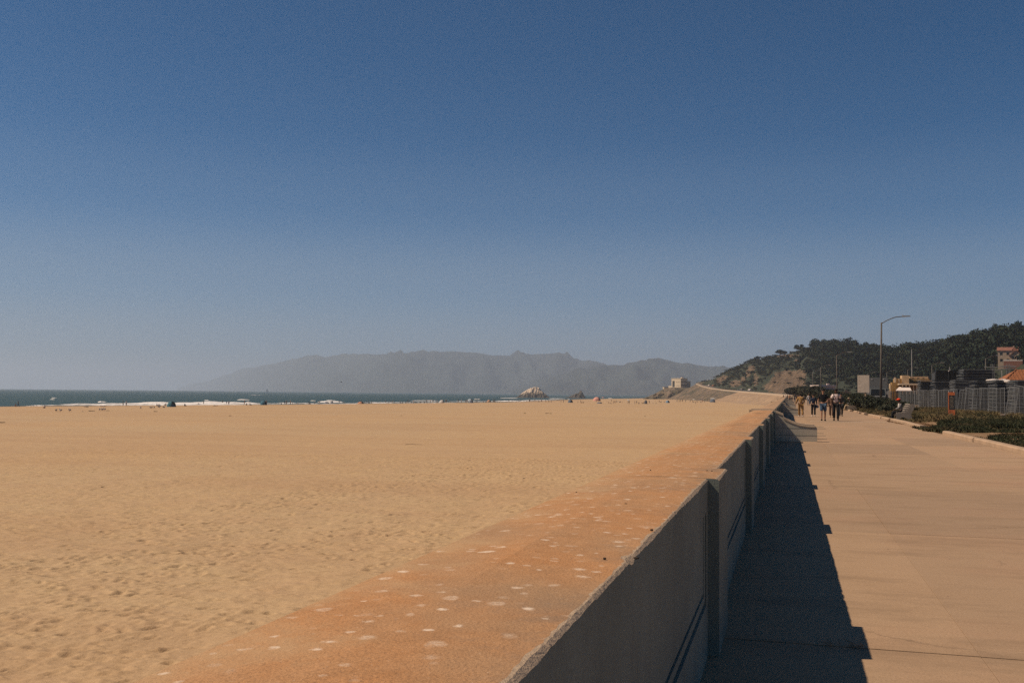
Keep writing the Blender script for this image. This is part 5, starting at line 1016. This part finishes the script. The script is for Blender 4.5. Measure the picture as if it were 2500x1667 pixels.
for (x, y, w, h_, m1, m2, lb, short) in [(418.5, 993, 2.9, 1.75, 'teal', 'blue', 'large teal dome tent nearest the left part of the surf', 'the large teal dome tent'), (643.5, 988.5, 2.6, 1.7, 'blue', 'slate', 'blue dome tent just left of the sailboat line', 'the blue dome tent'), (797, 985, 3.2, 1.1, 'slate', 'grey', 'low slate beach shelter against white foam', 'the low slate shelter'), (809, 985, 2.6, 1.7, 'white', 'grey', 'whitish dome tent against the foam', 'the whitish dome tent'), (881, 985, 4.0, 1.6, 'orange', 'peach', 'wide orange beach tent', 'the wide orange tent'),
        (1079, 983, 3.3, 1.9, 'white', 'grey', 'white peaked beach tent among the central crowd', 'the white peaked tent'), (1148, 983.3, 3.4, 2.2, 'pale', 'sky', 'pale blue dome tent in the central crowd', 'the pale blue tent'), (1194, 981.3, 3.2, 1.7, 'peach', 'orange', 'peach dome tent left of the white topped rock', 'the peach dome tent'), (1392.5, 982.8, 3.0, 1.8, 'slate', 'grey', 'slate dome tent below the dark jagged rock', 'the slate dome tent'), (1457.5, 978.5, 6.0, 2.9, 'pink', 'orange', 'pink canopy tent standing right of the jagged rock', 'the pink canopy tent'),
        (1464, 984.5, 3.2, .7, 'slate', 'dark', 'flat dark windbreak in front of the pink canopy', 'the dark windbreak'), (1577, 985.5, 2.0, 2.0, 'dark', 'grey', 'small dark pop-up tent left of the headland', 'the dark pop-up tent'), (1630, 983.2, 2.6, 1.5, 'sky', 'blue', 'small sky blue tent under the headland cliff', 'the sky blue tent'), (1740.5, 981.8, 4.3, 2.4, 'slate', 'dark', 'slate dome tent under a white umbrella below the coast road', 'the slate dome below the road')]:
    tent_dome(x, y, w, h_, TM[m1], TM[m2], 'beach_tent', lb, rz=rnd.uniform(.1, .9)); LM.append((x, short))
for (x, y, w, z_, m, lb) in [(606, 989, 1.8, 1.35, 'white', 'white umbrella over a group left of the blue tent'), (1162, 982.5, 2.6, 2.0, 'white', 'white umbrella right of the pale blue tent'), (1169, 982, 2.2, 2.1, 'white', 'second white umbrella right of the pale blue tent'), (1490, 981, 3.6, 2.5, 'white', 'white umbrella right of the pink canopy'), (1472, 976, 3.2, 2.4, 'pink', 'pink umbrella peeking above the pink canopy'), (1534, 985.5, 1.6, 2.1, 'pale', 'pale blue umbrella over a standing pair'),
        (1694, 981.5, 2.6, 2.1, 'white', 'white umbrella left of the dark umbrella'), (1709.5, 981.5, 4.6, 2.3, 'dark', 'wide dark umbrella below the coast road'), (1740.5, 983, 4.2, 3.0, 'white', 'white umbrella above the slate dome tent below the road'), (1751, 978.8, 2.6, 2.0, 'orange', 'orange umbrella right of the slate dome below the road'), (1389, 981.5, 2.2, 2.1, 'pale', 'pale umbrella left of the slate dome tent')]:
    umbrella(x, y, w, z_, TM[m], lb)
PE = [(38, 992.5, 'sit'), (44, 992.3, 'st'), (109, 996.5, 'sit'), (210, 993.5, 'lie'), (251, 992.8, 'lie'), (300, 990.3, 'st'), (308, 990.5, 'st'), (383, 991.5, 'sit'), (388, 991.5, 'sit'), (405, 989.5, 'sit'), (451, 991.5, 'sit'), (497, 986.7, 'st'), (527, 990.8, 'lie'), (544, 984.5, 'st'), (553, 987, 'st'), (559, 986.5, 'st'), (597, 988, 'st'), (602, 989, 'sit'), (610, 989, 'sit'), (694.5, 986.5, 'st'), (699, 987.6, 'st'), (709, 987.6, 'st'), (713.5, 987.8, 'ch'), (727, 987.4, 'ch'), (754, 986, 'st'), (757, 985.8, 'sit'), (767.5, 985.8, 'st'), (777, 985.6, 'st'), (780, 985.6, 'st'), (828, 983.6, 'st'), (890, 984.6, 'sit'), (894, 984.6, 'st'), (901, 984.4, 'sit'), (907, 984.5, 'st'), (956.5, 983.8, 'ch'), (977, 984, 'st'), (983, 984, 'st'), (990, 983.8, 'sit'), (994, 984, 'st'), (998, 984, 'st'),
      (1010, 983.8, 'st'), (1016, 983.5, 'sit'), (1028, 983.4, 'st'), (1036, 983.3, 'sit'), (1042, 983.8, 'st'), (1050.6, 983.8, 'st'), (1057, 983.6, 'st'), (1067, 983.4, 'st'), (1088.5, 983.2, 'st'), (1099, 982.8, 'ch'), (1119, 982.8, 'st'), (1126.5, 983.2, 'st'), (1137.6, 983.5, 'st'), (1141, 983.3, 'st'), (1164.5, 983.2, 'st'), (1180, 982, 'ch'), (1187, 981.8, 'sit'), (1204, 982, 'st'), (1208, 981.8, 'st'), (1222, 981.3, 'ch'), (1242.5, 980.5, 'st'), (1250, 980.2, 'st'), (1255, 980.2, 'st'), (1265, 980.2, 'st'), (1280, 980, 'ch'), (1294, 980.3, 'st'), (1306, 979.9, 'st'), (1315.5, 982.2, 'st'), (1323, 980.5, 'st'), (1332, 979.8, 'st'), (1333, 982.8, 'ch'), (1340, 982.8, 'st'), (1346, 982.6, 'ch'),
      (1411, 983.2, 'ch'), (1417.7, 983.4, 'st'), (1421, 983.6, 'sit'), (1425, 983.6, 'sit'), (1455.6, 980.8, 'st'), (1486, 984.8, 'ch'), (1490.6, 985, 'lie'), (1492.5, 980.2, 'st'), (1498.5, 984.8, 'st'), (1501.5, 984.9, 'st'), (1506, 982.8, 'st'), (1511, 982.4, 'sit'), (1515, 982.2, 'sit'), (1519, 983.5, 'ch'), (1533, 985.7, 'st'), (1536, 985.7, 'st'), (1550, 985, 'st'), (1554.5, 985, 'st'), (1560, 985.5, 'sit'), (1566.5, 985.3, 'ch'), (1570.5, 985.3, 'sit'), (1585, 985.4, 'st'), (1594, 984.8, 'lie'), (1601.5, 984.7, 'lie'), (1609.6, 982.8, 'st'), (1614, 982.6, 'sit'), (1623, 982.6, 'sit'), (1653, 981, 'st'), (1658, 981.2, 'st'), (1662, 981.2, 'st'), (1674, 981.4, 'st'), (1693, 982.3, 'sit'), (1697, 982.3, 'sit'), (1701.5, 981.8, 'st'), (1711, 983, 'sit'), (1715, 982.8, 'st'), (1720, 982.3, 'ch'), (1753, 978.8, 'st'), (1796, 978.2, 'st'), (1813, 978.3, 'st'), (1818, 981.8, 'sit'), (1823, 978.2, 'st'), (1847, 983, 'sit'), (1851, 983.4, 'st'), (1855, 983.2, 'sit'), (1884, 981.6, 'st'), (1889, 980.4, 'st')]
xq = np.array([a[0] for a in PE]); yq = np.array([a[1] for a in PE]); rp_ = random.Random(12)
for (a, b_, n_) in ((930, 1130, 16), (1200, 1380, 16), (640, 900, 7), (1640, 1740, 4), (440, 600, 3)):
    for _ in range(n_): x_ = rp_.uniform(a, b_); PE.append((x_, float(np.interp(x_, xq, yq))-rp_.uniform(-.2, .6), rp_.choice(('st', 'st', 'st', 'ch', 'sit'))))
PE.sort(); LM.sort(); last = None; cnt = 0; TOPS = ['charcoal', 'navy', 'grey', 'black', 'white', 'brown', 'teal', 'charcoal', 'beige', 'rust']
words = [ordw(k_) for k_ in range(1, 45)]; words_ = ['first', 'second', 'third', 'fourth', 'fifth', 'sixth', 'seventh', 'eighth', 'ninth', 'tenth', 'eleventh', 'twelfth', 'thirteenth', 'fourteenth', 'fifteenth', 'sixteenth', 'seventeenth', 'eighteenth', 'nineteenth', 'twentieth', 'next']
for i, (x, y, k_) in enumerate(PE):
    lmk = [s_ for (a, s_) in LM if a <= x]; ref = ('right of '+lmk[-1]) if lmk else 'from the left edge of the picture'
    cnt = cnt+1 if ref == last else 1; last = ref
    tp = TOPS[(i*7+i//3) % len(TOPS)]; bt = ['black', 'navy', 'beige', 'denim', 'charcoal'][(i*3) % 5]
    kd = {'st': ['stand', 'walk', 'walkb'][i % 3], 'sit': 'sit', 'lie': 'lie', 'ch': 'stand'}[k_]; hh_ = {'st': rnd.uniform(1.6, 1.85), 'ch': rnd.uniform(.95, 1.2)}.get(k_, 1.75)
    verb = {'st': 'standing person', 'sit': 'sitting person', 'lie': 'lying person', 'ch': 'small child'}[k_]
    person(on_sand(x, y), rnd.uniform(0, 6.28), kd, hh_, tp, bt, '%s in %s, %s beach figure %s' % (verb, tp, words[cnt-1], ref), 'people scattered on the beach', shorts=(i % 2 == 0), sub=0)
# gulls resting on the sand
gull = None
GU = [(137, 1005.3), (147.5, 1005), (170, 1004.8), (243, 1003), (249, 1003), (252.5, 1002.3), (256, 1002.6), (343, 998.5), (368.6, 998), (376, 997.3), (386, 995), (388.5, 996), (400, 996.6), (1698, 986)]
GL = ['leftmost gull resting on the sand', 'second gull from the left on the sand', 'gull standing alone before the driftwood', 'first gull of the tight flock near the driftwood', 'second gull of the tight flock near the driftwood', 'third gull of the tight flock near the driftwood', 'fourth gull of the tight flock near the driftwood', 'single gull between the flock and the teal tent', 'first gull of the row left of the teal tent', 'second gull of the row left of the teal tent', 'third gull of the row left of the teal tent', 'fourth gull of the row left of the teal tent', 'gull nearest the teal tent', 'lone gull far right below the headland']
for i, (x, y) in enumerate(GU):
    if gull is None:
        e = empty('gull', (0, 0, 0)); b = MB(); b.ball((0, 0, .26), (.27, .13, .13), 0, 10, 7); b.ball((.22, 0, .42), (.09, .075, .08), 0, 8, 6); b.cyl((.14, 0, .30), (.22, 0, .42), .08, .06, 8); b.build('body', CL['white'], e, smooth=True)
        b = MB(); b.ball((-.08, 0, .32), (.26, .135, .08), 0, 10, 6); b.build('wing', CL['grey'], e, smooth=True); b = MB(); b.cyl((.29, 0, .41), (.38, 0, .39), .025, .005, 6); b.build('beak', TM['orange'], e)
        for sy in (-1, 1): b = MB(); b.cyl((.02, sy*.05, 0), (.02, sy*.05, .16), .012, .012, 5); b.build('leg', TM['orange'], e)
        gull = e; o = e
    else: o = copy_tree(gull)
    o.location = on_sand(x, y); o.rotation_euler = (0, 0, rnd.uniform(0, 6.28)); o.scale = (1.5, 1.5, 1.5); tag(o, GL[i], 'gull', 'gulls resting on the sand')
# driftwood and wrack
M_DRIFT = simple('driftwood', (.06, .045, .035), .9, .4, 3)
DW = [(224, 1003.6, 1.5, 'long driftwood piece among the gulls'), (264, 1002.8, .7, 'short driftwood beside the gull flock'), (202, 1005, .4, 'small driftwood left of the long piece'), (380, 1004.6, .9, 'dark weed clump below the row of gulls'), (6, 1032, .8, 'dark driftwood cut by the left picture edge'), (562, 1015.5, .5, 'small dark driftwood below the blue tent'), (1282, 1009, .6, 'dark driftwood left of the central pair'), (1336, 1009.3, .9, 'left piece of the central driftwood pair'), (1345, 1009.6, .6, 'right piece of the central driftwood pair'), (980, 1015, .3, 'tiny dark driftwood in the middle of the sand'), (1575, 1016, .35, 'tiny dark driftwood on the right part of the sand'), (1280, 1170, .14, 'small dark pebble on the sand near the wall'), (251, 1191, .18, 'small dark wood chip on the left sand'), (1010, 1086, 1.6, 'thin dark weed line across the middle sand')]
for i, (x, y, L, lb) in enumerate(DW):
    b = MB(); r_ = random.Random(i); p0 = Vector((-L/2, 0, .05)); n = 5
    for k_ in range(n): p1 = Vector((-L/2+L*(k_+1)/n, r_.uniform(-.12, .12)*L*.6, .05+r_.uniform(0, .04))); rr_ = min(.09, .03+L*.06)*(1 if i < 11 else (.5 if i < 13 else .2)); b.cyl(tuple(p0), tuple(p1), rr_*(1-.5*k_/n), rr_*(1-.5*(k_+1)/n), 6); p0 = p1
    o = b.build('driftwood', M_DRIFT, None, on_sand(x, y)); o.rotation_euler = (0, 0, PSI+r_.uniform(-.3, .3)); tag(o, lb, 'driftwood', 'driftwood on the sand')
# twig tangle lying in the wall shadow and pebbles on the wall top
q = G(2075, 1580); b = MB(); r_ = random.Random(3)
for k_ in range(9):
    a = r_.uniform(0, 6.28); p0 = Vector((r_.uniform(-.10, .10), r_.uniform(-.03, .03), .012)); p1 = p0+Vector((math.cos(a)*.12, math.sin(a)*.05, r_.uniform(0, .03))); b.cyl(tuple(p0), tuple(p1), .0035, .002, 5)
tag(b.build('twig_tangle', M_WOOD, None, q), 'tangle of thin twigs at the edge of the wall shadow', 'twigs')
for i, (x, y, s_, lb) in enumerate([(1588, 1148, .020, 'small dark pebble on the wall top towards the sand side'), (1726, 1149, .018, 'left one of two dark pebbles by the pilaster'), (1738, 1150, .016, 'right one of two dark pebbles by the pilaster'), (1528, 1231, .022, 'dark curled leaf in the middle of the wall top'), (1591, 1295, .024, 'dark pebble at the right rim of the wall top'), (1476, 1365, .022, 'dark leaf left of the chipped rim'), (1407, 1202, .016, 'dark pebble at the sand side of the wall top'), (1553, 1364, .026, 'dark weed stub sticking to the chipped wall rim')]):
    b = MB(); s_ *= .28; b.ball((0, 0, s_*.4), (s_, s_*.6, s_*.5), 0, 8, 6, lambda d: 1+.25*math.sin(d.x*7+i)*math.cos(d.y*5)); tag(b.build('pebble', M_DRIFT, None, G(x, y, ZT+.002)), lb, 'pebble', 'pebbles on the wall top')
HAZE_D = 1.35e-4

# ------------------------------------------------------------------ far headlands across the strait
M_HEAD = simple('headland_scrub', (0.030, 0.040, 0.038), 0.95, 0.6, 0.0016)
def headland(name, tab, Zr, Zf, seed, far=0):
    px = np.arange(tab[0][0], tab[-1][0]+1, 6.0); ty = np.interp(px, [a for a, b in tab], [b for a, b in tab])
    ty = ty + 1.6*fbm(px*0.025, px*0, seed, 5, .6)
    V = []; m = 22
    Zr_, Zf_ = Zr, Zf
    for i, x in enumerate(px):
        if far: Zr = Zr_+far*max(0, (1000-x)/570)**2; Zf = Zf_+far*max(0, (1000-x)/570)**2
        zr = EYE + (hz(x)-ty[i])/FPX*Zr
        for j in range(m+3):
            if j <= m:
                u = j/m; Z = Zf+(Zr-Zf)*u; Z += 500*float(fbm(x*0.008, u*3, seed+5, 3))*u*(1-u)
                h_ = -20+(zr+20)*(u**0.8)*(1+0.75*float(fbm(x*0.022, u*4.0, seed+3, 5))*(1-u)**0.7)
            else:
                Z = Zr+(j-m)*500; h_ = zr*(1-(j-m)*0.3)
            d = Vector(ray(x, hz(x))); d.z = 0; p = d*Z; V.append((p.x, p.y, h_))
    tag(link(name, np_mesh(name, V, grid_faces(len(px), m+3), M_HEAD, smooth=True)), kind='structure')
headland('far_hills', [(430, 949), (500, 932), (560, 912), (600, 899), (660, 888), (744, 874), (808, 869), (904, 866), (1010, 861), (1105, 858), (1148, 860), (1201, 870), (1276, 867), (1318, 864), (1361, 861), (1385, 868), (1414, 880), (1467, 890), (1520, 900), (1600, 915), (1700, 930)], 9300, 7600, 41, 12000)
headland('far_hills', [(1250, 950), (1330, 925), (1400, 903), (1467, 892), (1509, 891), (1573, 884), (1626, 881), (1680, 889), (1754, 896), (1830, 905), (1900, 915), (2000, 940)], 7000, 5600, 47)

# ------------------------------------------------------------------ sea air
b = MB(); b.box((-4000, 4500, 199), (36000, 36000, 422))
hm = bpy.data.materials.new('sea_haze'); hm.use_nodes = True; nt = hm.node_tree
nt.nodes.remove(nt.nodes['Principled BSDF']); pv = nt.nodes.new('ShaderNodeVolumePrincipled')
pv.inputs['Color'].default_value = (0.68, 0.79, 0.93, 1); pv.inputs['Density'].default_value = HAZE_D; pv.inputs['Anisotropy'].default_value = 0.3
nt.links.new(pv.outputs[0], nt.nodes['Material Output'].inputs['Volume'])
hz_o = b.build('haze', hm); tag(hz_o, kind='stuff')
